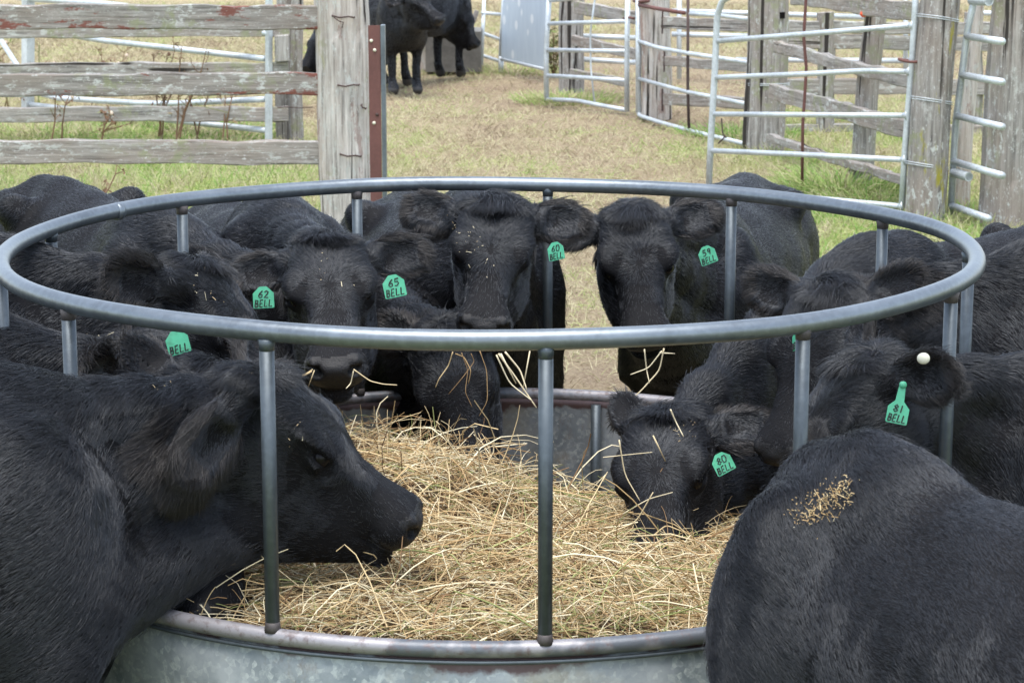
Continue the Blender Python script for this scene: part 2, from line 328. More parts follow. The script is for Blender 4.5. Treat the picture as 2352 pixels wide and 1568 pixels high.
for (px, py, n, h, r, tn, lab) in [(1935, 440, 900, .33, .38, .8, 'bright green long grass clump inside the round-cornered gate, under the lowest timber'),
        (2010, 465, 700, .22, .35, .7, 'green and yellow grass clump left of the hinge side of the round-cornered gate'),
        (2120, 505, 160, .12, .16, .7, 'small grass clump at the foot of the mossy post'),
        (1700, 300, 500, .14, .5, .95, 'low bright green grass patch left of the notched post'),
        (1300, 225, 700, .16, .5, .7, 'weedy grass patch under the short steel gate'),
        (1180, 160, 700, .14, .6, .68, 'weedy grass strip under the sheet metal panel'),
        (400, 295, 1500, .13, 1.0, 1.0, 'vivid green grass patch under the far timber rails'),
        (110, 300, 800, .16, .7, .75, 'yellow green grass patch at the left of the far rails')]:
    g = ground(px, py); tussock(g[0], g[1], n, h, r, tn, lab)
# ------------------------------------------------------------------ timber and steel builders
def plank(p0, p1, hgt, th, m, parent, name='rail', over=0.):
    p0 = np.array(p0, float); p1 = np.array(p1, float); L = np.linalg.norm(p1 - p0) + over; x = nrm(p1 - p0)
    y = nrm(np.cross([0, 0, 1.], x)); z = np.cross(x, y); n = max(6, int(L / .08)); seed = rng.uniform(0, 100)
    t = np.linspace(0, L, n + 1); k = 8; c = .006
    prof = np.array([(-th / 2, -hgt / 2 + c), (-th / 2 + c, -hgt / 2), (th / 2 - c, -hgt / 2), (th / 2, -hgt / 2 + c), (th / 2, hgt / 2 - c), (th / 2 - c, hgt / 2), (-th / 2 + c, hgt / 2), (-th / 2, hgt / 2 - c)])
    vs = []
    for i, tt in enumerate(t):
        q = prof.copy(); wv = .004 * math.sin(tt * 3 + seed) + .003 * math.sin(tt * 11 + seed * 2)
        q = q + rng.normal(0, .0016, q.shape); q[:, 1] += wv; q[4:, 1] += .003 * math.sin(tt * 17 + seed)
        e = rng.normal(0, .006) if i in (0, n) else 0
        vs.append(np.column_stack([np.full(k, tt + e), q]))
    f = [(i * k + j, i * k + (j + 1) % k, (i + 1) * k + (j + 1) % k, (i + 1) * k + j) for i in range(n) for j in range(k)]
    f += [tuple(range(k))[::-1], tuple(n * k + j for j in range(k))]
    M = Matrix(((x[0], y[0], z[0], p0[0]), (x[1], y[1], z[1], p0[1]), (x[2], y[2], z[2], p0[2]), (0, 0, 0, 1)))
    return MB().add(np.concatenate(vs), f).build(name, m, parent, M=M)
def wpost(base, top, r0, r1, m, parent, name='post', sq=0.0, rough=.05, k=28):
    base = np.array(base, float); top = np.array(top, float); n = 26; H = np.linalg.norm(top - base)
    ph = rng.uniform(0, 6.28, 12); fr = rng.integers(2, 14, 12)
    def jit(i, th):
        r = 1 + rough * .5 * sum(np.sin(fr[q] * th + ph[q] + .05 * i * (q % 3)) / (1 + fr[q] * .4) for q in range(8)) + rng.normal(0, .006, len(th))
        g = np.abs(np.sin(th * 3.5 + ph[0] + .02 * i)) ; r -= .06 * (g > .985)
        if sq: r = r * (1 + sq * (1 / np.maximum(np.abs(np.cos(th + .4)), np.abs(np.sin(th + .4))) - 1) - sq * .15)
        return r
    t = np.linspace(0, 1, n)[:, None]; P = base + (top - base) * t + np.stack([.006 * np.sin(t[:, 0] * 7 + ph[1]), 0 * t[:, 0], 0 * t[:, 0]], -1)
    mb = MB().tube(P - base, r0 + (r1 - r0) * t[:, 0], k, jit=jit)
    return mb.build(name, m, parent, loc=base, smooth=False)
def vtop(px, py, base):      # point above base (vertical plane facing camera) at the pixel
    r = ray(px, py); return CAM + r * ((base[1] - CAM[1]) / r[1])
def timber_post_at(pxb, pyb, pxt, pyt, wpx, m, parent, **k):
    b0 = ground(pxb, pyb); t0 = vtop(pxt, pyt, b0); r = wpx / 2 * mpp(b0)
    b0 = b0 + np.array([0, r, -.03]); t0 = t0 + np.array([0, r, 0])
    return wpost(b0, t0, r * 1.03, r * .97, m, parent, **k)
def pipes(parent, g0, g1, lines, wpx, m=M_gate, name='rail'):
    out = []
    for ln in lines:
        pts = [on_plane(x, y, g0, g1) for x, y in ln]
        if len(pts) > 2:   # soften corners
            q = [pts[0]]
            for a_, b_, c_ in zip(pts, pts[1:], pts[2:]):
                for s in (.15, .5, .85): q.append((1 - s) ** 2 * (a_ * .25 + b_ * .75) + 2 * s * (1 - s) * b_ + s * s * (c_ * .25 + b_ * .75))
            pts = q + [pts[-1]]
        r = wpx / 2 * mpp(pts[len(pts) // 2]); out.append(MB().tube(pts, r, 12).build(name, m, parent, smooth=True))
    return out
def D1(x, y): return (1599 + .32 * x, .32 * y)
def D2(x, y): return (1082 + .288 * x, .288 * y)
def D3(x, y): return (.304 * x, .304 * y)
def D4(x, y): return (564 + .24 * x, .24 * y)
# --- near timber fence on the left with the big post
gp = ground(802, 578); fy = gp[1]
t = thing('timber_fence', 'grey weathered timber rail fence in front, joined to the thick pale post', 'fence', (gp[0], gp[1], 0))
timber_post_at(803, 578, 775, -60, 127, M_wv2, t, sq=.12)
for (ya, yb, yl, yr, mm) in [(12, 68, 0, 0, M_whr), (169, 220, 0, 1, M_whr), (323, 377, 0, 1, M_wh), (512, 560, 0, 0, M_wh)]:
    p0 = at(-260, (ya + yb) / 2, fy + .12); p1 = at(752, (ya + yb) / 2 - 1, fy + .12); plank(p0, p1, (yb - ya) * mpp(p1), .05, mm, t)
wpost(at(-230, 560, fy + .3) * [1, 1, 0], at(-230, 560, fy + .3) * [1, 1, 0] + [0, 0, 1.35], .12, .12, M_wv, t)
def staple(px, py, ln, ang, parent):
    c = at(px, py, fy); c = c + np.array([0, -.012, 0]); u = np.array([math.cos(ang), 0, math.sin(ang)]) * ln / 2
    MB().tube([c - u + [0, .05, 0], c - u, c - u * .3 + [0, -.008, -.006], c + u * .5 + [0, -.006, .003], c + u, c + u + [0, .05, 0]], .0045, 6).build('fence_staple', M_darkrust, parent, smooth=True)
for z_ in [((935, 160), .115, -.08), ((985, 815), .11, 0), ((1130, 1025), .03, -.7), ((1005, 1485), .11, -.12)]:
    px, py = D4(*z_[0]); staple(px, py, z_[1], z_[2], t)
px, py = D4(900, 205); c0 = at(px, py, fy - .02)
MB().tube([c0 + [-.03, 0, .02], c0 + [.0, -.01, 0], c0 + [.02, 0, -.006], c0 + [.012, 0, -.035]], .003, 6).build('wire_end', M_darkrust, t, smooth=True)
# steel angle post beside it
b0 = ground(870, 600); tp = vtop(863, 59, b0); t = thing('steel_post', 'red brown rusted steel angle post standing right of the thick timber post', 'post', (b0[0], b0[1], 0))
mm_ = mpp(b0); hh = tp[2]; sh = tp[0] - b0[0]
def shear_box(x0, x1, y0, y1, z1): 
    V = np.array([(x, y, z) for z in (-.05, z1) for x, y in ((x0, y0), (x1, y0), (x1, y1), (x0, y1))], float); V[:, 0] += (V[:, 2] / hh) * sh
    return V, [(0, 3, 2, 1), (4, 5, 6, 7), (0, 1, 5, 4), (1, 2, 6, 5), (2, 3, 7, 6), (3, 0, 4, 7)]
V_, F_ = shear_box(-.039, .022, 0, .008, hh); V_ += [b0[0], b0[1], 0]; MB().add(V_, F_).build('web', M_rust, t)
V_, F_ = shear_box(.024, .046, -.004, .07, hh + .001); V_ += [b0[0], b0[1], 0]; MB().add(V_, F_).build('flange', M_hoop, t)
for zx, zy, mm2 in [(1203, 392, M_btn), (1235, 482, M_btn), (1258, 1097, M_darkrust), (1230, 1178, M_btn)]:
    px, py = D4(zx, zy); c0 = at(px, py, b0[1] - .004); MB().tube([c0 + [0, .008, 0], c0, c0 + [0, -.006, 0]], [.009, .009, .004], 8).build('bolt', mm2, t)
# --- far timber fence (left)
g0 = ground(0, 322); g1 = ground(680, 322)
t = thing('timber_fence', 'thinner grey timber fence behind the near one, ending at a blocky split post', 'fence', (g1[0], g1[1], 0))
for (zx, zy, zw, mm2) in [(2140, 1040, 115, M_wv), (2240, 1050, 90, M_wv)]:
    px, py = D3(zx, zy); timber_post_at(px, py, px - 1, -40, zw * .304, mm2, t, sq=.3)
for ya, yb, xr in [(45, 84, 668), (142, 172, 664), (243, 277, 664)]:
    p0 = on_plane(-220, (ya + yb) / 2 + 3, g0, g1) - [0, .06, 0]; p1 = on_plane(xr, (ya + yb) / 2 - 1, g0, g1) - [0, .06, 0]; plank(p0, p1, (yb - ya) * mpp(p1), .05, M_wh, t)
p0 = on_plane(632, 108, g0, g1) - [0, .1, 0]; p1 = on_plane(666, 108, g0, g1) - [0, .1, 0]; plank(p0, p1, 60 * mpp(p0), .08, M_wv, t, 'packing_block')
p0 = on_plane(658, 244, g0, g1); MB().tube([p0 + [-.06, -.1, 0], p0 + [0, -.1, .004], p0 + [.12, -.12, -.002], p0 + [.2, -.03, -.006]], .004, 6).build('tie_wire', M_darkrust, t)
wpost(on_plane(-200, 330, g0, g1) * [1, 1, 0], on_plane(-200, 330, g0, g1) * [1, 1, 0] + [0, 0, 1.3], .11, .1, M_wv, t)
# steel gate behind
g0 = ground(64, 262); g1 = ground(617, 325)
t = thing('steel_gate', 'open steel frame gate slanting behind the far left timber rails', 'gate', (g1[0], g1[1], 0))
for x, yb, wd in [(64, 262, 30), (617, 325, 17)]:
    a_ = on_plane(x, yb, g0, g1); b_ = on_plane(x + 1, -45, g0, g1); r = wd / 2 * mpp(a_); MB().tube([a_, (a_ + b_) / 2, b_], r, 4).build('upright', M_gate, t)
pipes(t, g0, g1, [[(-20, -22), D3(150, -10), D3(960, 40), (617, 78)], [(0, 20), D3(560, 285), D3(2000, 445)], [(0, 90), D3(280, 735), D3(1200, 790), D3(2000, 750)], [(64, 240), D3(1000, 880), D3(2010, 985)]], 13)
# dry thistles between the fences
def weed(px, py, pyt, n, tn, lab, heads=0, lean=0.):
    b0 = ground(px, py); tp = vtop(px + lean, pyt, b0); Hh = tp[2]; mb = MB()
    for q in range(n):
        a = rng.uniform(0, 6.28); sx_ = rng.uniform(-.1, .1) + (tp[0] - b0[0]); h = Hh * rng.uniform(.55, 1.0)
        st = [b0 + [rng.uniform(-.03, .03), 0, -.03], b0 + [sx_ * .3, 0, h * .35], b0 + [sx_ * .7 + rng.normal(0, .02), rng.normal(0, .03), h * .7], b0 + [sx_ + rng.normal(0, .03), rng.normal(0, .05), h]]
        mb.tube(st, [.007, .006, .0045, .003], 5); mb.t[-1][:] = np.clip(tn + rng.normal(0, .1), 0, 1)
        for w_ in range(7):
            s = rng.uniform(.25, 1); i = min(2, int(s * 3)); p = st[i] + (st[i + 1] - st[i]) * (s * 3 - i)
            d = np.array([rng.normal(0, .07), rng.normal(0, .07), rng.uniform(.02, .1)]); mb.tube([p, p + d * .6, p + d], [.003, .0025, .001], 4); mb.t[-1][:] = np.clip(tn + rng.normal(0, .12), 0, .7)
            for l_ in range(5):
                e = p + d * rng.uniform(.4, 1); dl = rng.normal(0, .010, 3); nn = rng.normal(0, .004, 3)
                mb.add([e, e + dl + nn, e + dl * 2, e + dl - nn], [(0, 1, 2, 3)], np.clip(tn + rng.normal(0, .15), 0, .75))
            if w_ < heads:
                e = p + d; mb.tube([e, e + [0, 0, .008], e + [0, 0, .02], e + [0, 0, .03]], [.004, .014, .013, .006], 8); mb.t[-1][:] = .3 if rng.random() < .6 else 1.
    return tag(mb.build('dry_weed', M_weed, None), lab, 'weed', 'dried weeds among the left fences')
for args in [(50, 262, 110, 3, .45, 'reddish dry weed clump beside the wide steel upright', 2, 4), (230, 330, 235, 2, .36, 'low dead weed under the middle left rails', 1, 6), (455, 322, 150, 2, .40, 'spindly dry weed between the bushy weed and split post', 1, -6),
             (122, 330, 120, 1, .35, 'thin brown dead stem left of centre between the left rails', 1, 8), (135, 335, 150, 1, .3, 'leaning dead stem crossing the lower left rails', 1, 22),
             (15, 250, 85, 3, .6, 'thistles with seed heads at the extreme left of the fence', 3, 0), (90, 240, 90, 2, .68, 'green thistle beside the wide steel upright', 3, 5),
             (212, 236, 100, 2, .4, 'rusty brown forked weed above the middle left rail', 1, 5), (368, 320, 85, 4, .42, 'dense brown dried weed, bushiest behind the rails', 1, 5),
             (405, 325, 75, 3, .42, 'dry forked weed leaning right near the fence centre', 0, 40), (518, 325, 130, 2, .5, 'thin dry stalk left of the split post', 0, 12),
             (262, 215, 105, 2, .4, 'small reddish weed between two brown weeds', 1, 2), (200, 520, 395, 1, .3, 'dead stem in the grass below the lowest rail, above the black rump', 0, 22),
             (120, 480, 380, 1, .3, 'short dead stem in the grass at far left below the rails', 0, 4)]:
    weed(*args)
# --- background right: notched posts and rails
g3_, g5_ = ground(1760, 340), ground(2137, 503)
t = thing('timber_fence', 'slanting timber fence from the notched post down to the mossy post at right', 'fence', (g3_[0], g3_[1], 0))
timber_post_at(1760, 341, 1772, -60, 96, M_wv, t, sq=.1)
for zx, zy, ww, hh_ in [(565, 112, 145, 45), (555, 320, 25, 90), (540, 600, 14, 50), (535, 935, 50, 45)]:
    px, py = D1(zx, zy); c0 = at(px, py, g3_[1] - .004); s_ = mpp(c0) * .32; MB().box(c0 + [0, .01, 0], (ww * s_, .03, hh_ * s_)).build('notch_shade_block', M_eye_shade, t)  # near-black blocks paint the shade of notches; nothing is cut out
timber_post_at(1978, 428, 2013, 40, 52, M_wv, t)
timber_post_at(2130, 510, 2172, -60, 92, M_wvm, t, sq=.1)
timber_post_at(2212, 470, 2250, -60, 34, M_wv2, t)
for a_, b_, wd in [((690, -30), (1680, 100), 130), ((570, 335), (1620, 610), 90), ((540, 650), (1560, 940), 120), ((520, 985), (1560, 1320), 62)]:
    p0 = on_plane(*D1(*a_), g3_, g5_) + [0, -.05, 0]; p1 = on_plane(*D1(*b_), g3_, g5_) + [0, -.02, 0]; plank(p0, p1, wd * .32 * mpp((p0 + p1) / 2), .05, M_wh, t)
c0 = on_plane(*D1(1185, 95), g3_, g5_) + np.array([0, -.1, 0]); MB().tube([c0 + [0, .03, 0], c0, c0 + [0, -.02, 0]], [.02, .022, .012], 10).build('orange_insulator', M_org, t)
def wirewrap(cpx, py, wpx, base, parent, slope=-.06):
    c = at(cpx, py, base[1]); r = wpx / 2 * mpp(c) * 1.06; c = c + [0, r, 0]
    for dz in (0, .012):
        th = np.linspace(0, 2 * np.pi, 25)[:-1]; MB().tube(np.stack([c[0] + r * np.cos(th), c[1] + r * np.sin(th), c[2] + dz + slope * np.cos(th) * .3 - .01 * np.sin(th)], -1), .0028, 5, closed=True).build('wire_wrap', M_gate, parent, smooth=True)
for cpx, py, wd in [(2163, 48, 92), (2149, 238, 90), (2138, 388, 92)]: wirewrap(cpx, py, wd, ground(2130, 510), t)
wirewrap(1768, 200, 96, ground(1760, 341), t, 0)
# moss streak is in the wood; far right post as its own thing
b0 = ground(2318, 520); t = thing('timber_post', 'broad weathered grey post cut by the right edge of the picture', 'post', (b0[0], b0[1], 0))
timber_post_at(2318, 520, 2355, -60, 122, M_wv, t, sq=.15)
# horizontal rails behind
g0 = ground(1300, 296); g1 = ground(2350, 300)
t = thing('timber_fence', 'far level timber rails seen through the big gate, behind the notched post', 'fence', (g1[0], g1[1], 0))
for ya, wd, xa, xb in [(62, 28, 1815, 2290), (96, 33, 1815, 2290), (198, 36, 1812, 2290), (302, 36, 1808, 2290)]:
    p0 = on_plane(xa - 20, ya, g0, g1); p1 = on_plane(xb + 40, ya + 4, g0, g1); plank(p0, p1, wd * mpp(p1), .05, M_wh, t)
for x in (1900, 2240): timber_post_at(x, 300, x, 30, 40, M_wv, t)
# post P2 with nailed planks
g0 = ground(1508, 266); g1 = ground(1762, 306)
t = thing('timber_fence', 'timber fence of three nailed planks behind the narrow curved gate', 'fence', (g0[0], g0[1], 0))
timber_post_at(1510, 268, 1506, -50, 70, M_wv2, t, sq=.1)
for a_, b_, wd in [((1530, 175), (2225, 205), 95), ((1545, 480), (2205, 530), 78), ((1530, 790), (2200, 820), 90)]:
    p0 = on_plane(*D2(*a_), g0, g1) + [0, -.06, 0]; p1 = on_plane(*D2(*b_), g0, g1) + [0, -.02, 0]; plank(p0, p1, wd * .288 * mpp(p0), .05, M_wh, t)
    q = p0 + [-.01, -.03, 0]; MB().tube([q + [0, 0, .09], q + [0, 0, -.09]], .008, 6).build('nailed_pin', M_darkrust, t)
# post P1 with planks
g0 = ground(1308, 208); g1 = ground(1440, 232)
t = thing('timber_fence', 'furthest timber fence, its planks seen through the short steel gate', 'fence', (g0[0], g0[1], 0))
timber_post_at(1312, 209, 1316, -50, 58, M_wv, t, sq=.1)
for a_, b_, wd in [((840, 60), (1320, 140), 100), ((820, 320), (1320, 430), 80), ((800, 580), (1240, 660), 60)]:
    p0 = on_plane(*D2(*a_), g0, g1) + [0, -.06, 0]; p1 = on_plane(*D2(*b_), g0, g1); plank(p0, p1, wd * .288 * mpp(p0), .05, M_wh, t)
# far white pipe rails
g0 = ground(1340, 178); g1 = ground(1700, 182)
t = thing('pipe_fence', 'bright galvanised pipe fence at the back with level rails', 'fence', (g0[0], g0[1], 0))
pipes(t, g0, g1, [[D2(890, 290), D2(1310, 305)], [D2(890, 475), D2(1310, 500)], [D2(1600, 90), D2(2250, 108), (1990, 40)], [D2(1600, 275), D2(2250, 292)], [(1690, 138), (2110, 140)], [(2240, 30), (2300, 32)]], 12)
for x in (1560, 1760, 2080): pipes(t, g0, g1, [[(x, 182), (x, -30)]], 11, name='upright')
# gate A
g0, g1 = ground(1255, 233), ground(1441, 259)
t = thing('steel_gate', 'short four-rail galvanised gate left of the narrow curved gate', 'gate', (g1[0], g1[1], 0))
pipes(t, g0, g1, [[D2(625, -60), D2(598, 400), D2(602, 800)], [D2(1250, -60), D2(1243, 440), D2(1243, 890)]], 12, name='upright')
pipes(t, g0, g1, [[D2(620, 5), D2(1245, -40)], [D2(620, 190), D2(1240, 172)], [D2(610, 400), D2(1240, 410)], [D2(610, 605), D2(900, 620), D2(1240, 645)], [D2(610, 795), D2(840, 802), D2(1000, 835), D2(1240, 880)]], 10)
pipes(t, g0, g1, [[D2(990, -20), D2(950, 260), D2(955, 560), D2(985, 820)]], 4, name='loose_rod')
pipes(t, g0, g1, [[D2(1215, 150), D2(1260, 140), D2(1300, 150)]], 6, M_rust, name='latch')
# gate B curved
g0, g1 = ground(1466, 265), ground(1711, 333)
t = thing('steel_gate', 'narrow curved galvanised gate with dark centre upright and rusty top rail', 'gate', (g0[0], g0[1], 0))
pipes(t, g0, g1, [[D2(1335, -40), D2(1335, 900)]], 13, name='upright')
pipes(t, g0, g1, [[D2(1730, -40), D2(1728, 700), D2(1738, 1040)]], 7, M_darkrust, name='centre_upright')
pipes(t, g0, g1, [[D2(1340, 40), D2(1480, 70), D2(1700, 105)]], 9, M_rust)
pipes(t, g0, g1, [[D2(1750, 112), D2(1980, 125), D2(2225, 155)], [D2(1340, 330), D2(1480, 380), D2(1720, 425), D2(2210, 500)], [D2(1340, 630), D2(1720, 735), D2(1960, 780), D2(2195, 830)], [D2(1335, 900), D2(1345, 925), D2(1500, 975), D2(1740, 1042), D2(2190, 1150)]], 10)
pipes(t, g0, g1, [[D2(1300, 8), D2(1350, 14), D2(1415, 8)]], 8, M_rust, name='latch')
# gate C big
g0, g1 = ground(1628, 440), ground(2071, 500)
t = thing('steel_gate', 'large galvanised five-rail gate with rounded top corner, nearest of the gates', 'gate', (g1[0], g1[1], 0))
pipes(t, g0, g1, [[D1(90, 1370), D1(105, 1000), D1(135, 500), D1(150, 110), D1(190, 0), D1(330, -60), D1(1560, -120)], [D1(1473, 1545), D1(1500, 1050), D1(1545, 500), D1(1570, 100), D1(1580, -120)]], 15, name='upright')
pipes(t, g0, g1, [[D1(145, 297), D1(800, 245), D1(1550, 182)], [D1(135, 558), D1(800, 532), D1(1200, 508), D1(1530, 515)], [D1(125, 820), D1(1510, 830)], [D1(110, 1082), D1(800, 1112), D1(1495, 1148)], [D1(95, 1352), D1(620, 1402), D1(1480, 1482)]], 12.5)
for zx, zy in [(1530, 184), (1505, 516), (1488, 830), (1473, 1146), (1455, 1480)]:
    a_ = on_plane(*D1(zx, zy), g0, g1); b_ = on_plane(*D1(zx + 34, zy), g0, g1); MB().tube([a_, a_ * .5 + b_ * .5, b_], [.017, .02, .034], 12).build('flared_joint', M_gate, t, smooth=True)
pipes(t, g0, g1, [[D1(182, 850), D1(190, 960), D1(205, 985), D1(160, 1030)], [D1(190, 960), D1(215, 990)]], 3.2, M_darkrust, name='hanging_hook')
cc = on_plane(*D1(1545, 432), g0, g1); th = np.linspace(0, 2 * np.pi, 21)[:-1]
MB().tube(np.stack([cc[0] + .075 * np.cos(th), cc[1] - .02 + .05 * np.sin(th), cc[2] + .006 * np.cos(2 * th)], -1), .009, 8, closed=True).build('latch_ring', M_rust, t, smooth=True)
# rusty rod
b0 = ground(1842, 448); pts = [vtop(*D1(*q), b0) for q in [(760, 1400), (765, 900), (785, 600), (790, 480), (772, 270), (788, 0), (790, -80)]]
tag(MB().tube(pts, 3.6 * mpp(b0), 8).build('steel_rod', M_rust, None, smooth=True), 'thin bent rusty rod standing behind the big gate', 'rod')
# right gate D
g0, g1 = ground(2188, 500), ground(2330, 545)
t = thing('steel_gate', 'steel gate end with short pipe stubs between the two right posts', 'gate', (g0[0], g0[1], 0))
pipes(t, g0, g1, [[D1(2010, -60), D1(1945, 230), D1(1905, 560), D1(1860, 900), D1(1825, 1560)]], 16, name='upright')
for a_, b_ in [((1940, 262), (2200, 300)), ((1910, 540), (2200, 590)), ((1880, 835), (2200, 912)), ((1850, 1160), (2200, 1262)), ((1835, 1478), (2100, 1570))]:
    pipes(t, g0, g1, [[D1(*a_), D1(*b_)]], 17)
for a_, b_ in [((1840, 1235), (1950, 1265)), ((1970, 3), (2095, 8))]:
    p0 = on_plane(*D1(*a_), g0, g1) - [0, .03, 0]; p1 = on_plane(*D1(*b_), g0, g1) - [0, .03, 0]; d = nrm(p1 - p0)
    MB().tube([p0, p1, p1, p1 - d * .05], [.027, .027, .021, .021], 14, caps=False).build('open_pipe_end', M_gate, t, smooth=False)
    MB().tube([p1 - d * .02, p1 - d * .025], [.0205, .0205], 12).build('bore_shade_disc', M_eye_shade, t)  # black disc paints the shade inside the open pipe
# sheet panel
g0, g1 = ground(1148, 163), ground(1252, 188)
t = thing('sheet_panel', 'pale blue grey sheet metal panel on legs, tilted at the back', 'panel', (g0[0], g0[1], 0))
q = [on_plane(x, y, g0, g1) for x, y in [(1147, 134), (1250, 158), (1262, -40), (1157, -40)]]
nn = nrm(np.cross(q[1] - q[0], q[2] - q[0])) * .01
MB().add([*q, *[p + nn for p in q]], [(0, 1, 2, 3), (7, 6, 5, 4), (0, 4, 5, 1), (1, 5, 6, 2), (2, 6, 7, 3), (3, 7, 4, 0)]).build('sheet', M_panel, t)
pipes(t, g0, g1, [[(1150, 165), (1158, -40)], [(1149, 135), (1251, 159)]], 9, name='frame')
pipes(t, g0, g1, [[(1151, 168), (1151, 130)]], 12, name='leg')
t2 = thing('pipe_fence', 'short pipe rails joining the trough and the sheet panel', 'fence', (g0[0], g0[1], 0)); g0b, g1b = ground(1105, 155), ground(1150, 150)
pipes(t2, g0b, g1b, [[(1108, 30), (1150, 34)], [(1108, 76), (1150, 92)], [(1108, 128), (1150, 142)]], 8); pipes(t2, g0b, g1b, [[(1112, 0), (1106, 152)]], 8, name='upright')
# shrub beside gate A
def shrub(px, py, pyt, n, lab):
    b0 = ground(px, py); tp = vtop(px, pyt, b0); Hh = tp[2]; mb = MB()
    for q in range(n):
        dx = rng.normal(0, .14); st = [b0, b0 + [dx * .4, rng.normal(0, .05), Hh * .4], b0 + [dx, rng.normal(0, .1), Hh * rng.uniform(.7, 1)]]; mb.tube(st, [.006, .005, .002], 5); mb.t[-1][:] = .4
        for l_ in range(45):
            s = rng.uniform(.15, 1); p = st[0] + (st[1] - st[0]) * s * 2 if s < .5 else st[1] + (st[2] - st[1]) * (s * 2 - 1)
            p = p + rng.normal(0, .035, 3); d = rng.normal(0, .018, 3); e = rng.normal(0, .008, 3); mb.add([p, p + d + e, p + 2 * d, p + d - e], [(0, 1, 2, 3)], np.clip(.72 + rng.normal(0, .06), .3, .9))
    tag(mb.build('shrub', M_weed), lab, 'shrub')
shrub(1272, 178, 8, 9, 'leafy green shrub growing at the left side of the short gate')
# trough and braces
t = thing('water_trough', 'square concrete trough behind the background cattle', 'trough', tuple(ground(1040, 165)))
q0 = ground(1030, 166); s_ = mpp(q0); hh = 92 * s_; mb = MB(); cx, cy = q0[0] + .05, q0[1] + .35; wx = .25
for (dx, dy, sx_, sy_) in [(0, -.3, .56, .07), (0, .3, .56, .07), (-.245, 0, .07, .53), (.245, 0, .07, .53)]: mb.box(np.array([cx + dx, cy + dy, hh / 2]), (sx_, sy_, hh))
mb.build('basin_wall', M_conc, t); MB().box(np.array([cx, cy, hh * .42]), (.42, .53, hh * .8)).build('basin_floor', M_conc, t)
b0 = ground(1042, 162); p0 = b0 + [0, -.1, 0]; p1 = vtop(1096, 25, b0) + [0, -.1, 0]; t = tag(plank(p0, p1, .05, .04, M_wh, None, 'timber_brace'), 'narrow timber brace leaning against the concrete trough', 'brace')
b0 = ground(976, 160); tag(wpost(b0, b0 + np.array([0, 0, .33]), .06, .06, M_wv2, None, 'timber_stump'), 'short pale timber stump between the legs of the background cattle', 'stump')
# ------------------------------------------------------------------ ring feeder
R = 1.1; TOP = RIM + .5937
t = thing('hay_ring_feeder', 'round galvanised steel hay ring with hoop, uprights and sheet skirt', 'hay feeder', (0, 0, 0))
th = np.linspace(0, 2 * np.pi, 145)[:-1]; ring = lambda r, z: np.stack([r * np.cos(th), r * np.sin(th), np.full_like(th, z)], -1)
hp = ring(R, TOP); hp[:, 2] += .0022 * np.sin(3 * th + 1) + .0012 * np.sin(8 * th); hp[:, :2] *= (1 + .0016 * np.sin(5 * th + 2) + .0008 * np.sin(11 * th))[:, None]
MB().tube(hp, .0196, 18, closed=True).build('top_hoop', M_hoop, t, smooth=True)
MB().tube(ring(R, RIM), .0165, 16, closed=True).build('skirt_rim', M_rim, t, smooth=True)
MB().tube(ring(R, .03), .0165, 10, closed=True).build('base_rim', M_rim, t, smooth=True)
for a_ in (149.5,):
    a_ = math.radians(a_); c0 = np.array([R * math.cos(a_), R * math.sin(a_), TOP]); d = np.array([-math.sin(a_), math.cos(a_), 0])
    MB().tube([c0 - d * .012, c0, c0 + d * .012], [.0205, .0228, .0205], 18).build('hoop_weld', M_hoop, t, smooth=True)
mb = MB(); prof = [(R - .008, RIM - .012), (R - .004, RIM - .03), (R + .006, RIM - .06), (R + .004, .3), (R, .05)]
prof2 = [(r - .004, z) for r, z in prof][::-1]; pr = prof + prof2; vs = [np.stack([r * np.cos(th), r * np.sin(th), np.full_like(th, z)], -1) for r, z in pr]; n = len(th); k = len(pr)
mb.add(np.concatenate(vs), [(i * n + j, i * n + (j + 1) % n, ((i + 1) % k) * n + (j + 1) % n, ((i + 1) % k) * n + j) for i in range(k) for j in range(n)]).build('skirt', M_sheet, t, smooth=True)
MB().tube(ring(R + .0075, RIM - .024), .0045, 8, closed=True).build('skirt_lip', M_post, t, smooth=True)
for i in range(13):
    a_ = math.radians(275.9 + i * 360 / 13 ); c0 = np.array([R * math.cos(a_), R * math.sin(a_), 0])
    p = MB().tube([c0 + [0, 0, RIM + .012], c0 + [0, 0, TOP - .015]], .0142, 14).build('upright', M_post, t, smooth=True)
    for z0, z1 in ((TOP - .034, TOP - .012), (RIM + .030, RIM + .010)):
        MB().tube([c0 + [0, 0, z0], c0 + [0, 0, (z0 + z1) / 2], c0 + [0, 0, z1]], [.0144, .0152, .0172], 14).build('weld', M_weld if z0 < 1 or i % 3 else M_post, p, smooth=True)
    a2 = a_ - math.radians(7.5); ci = np.array([math.cos(a2), math.sin(a2), 0]) * (R - .022)
    MB().tube([ci + [0, 0, .05], ci + [0, 0, RIM - .02]], .0145, 10).build('skirt_brace', M_post, t, smooth=True)
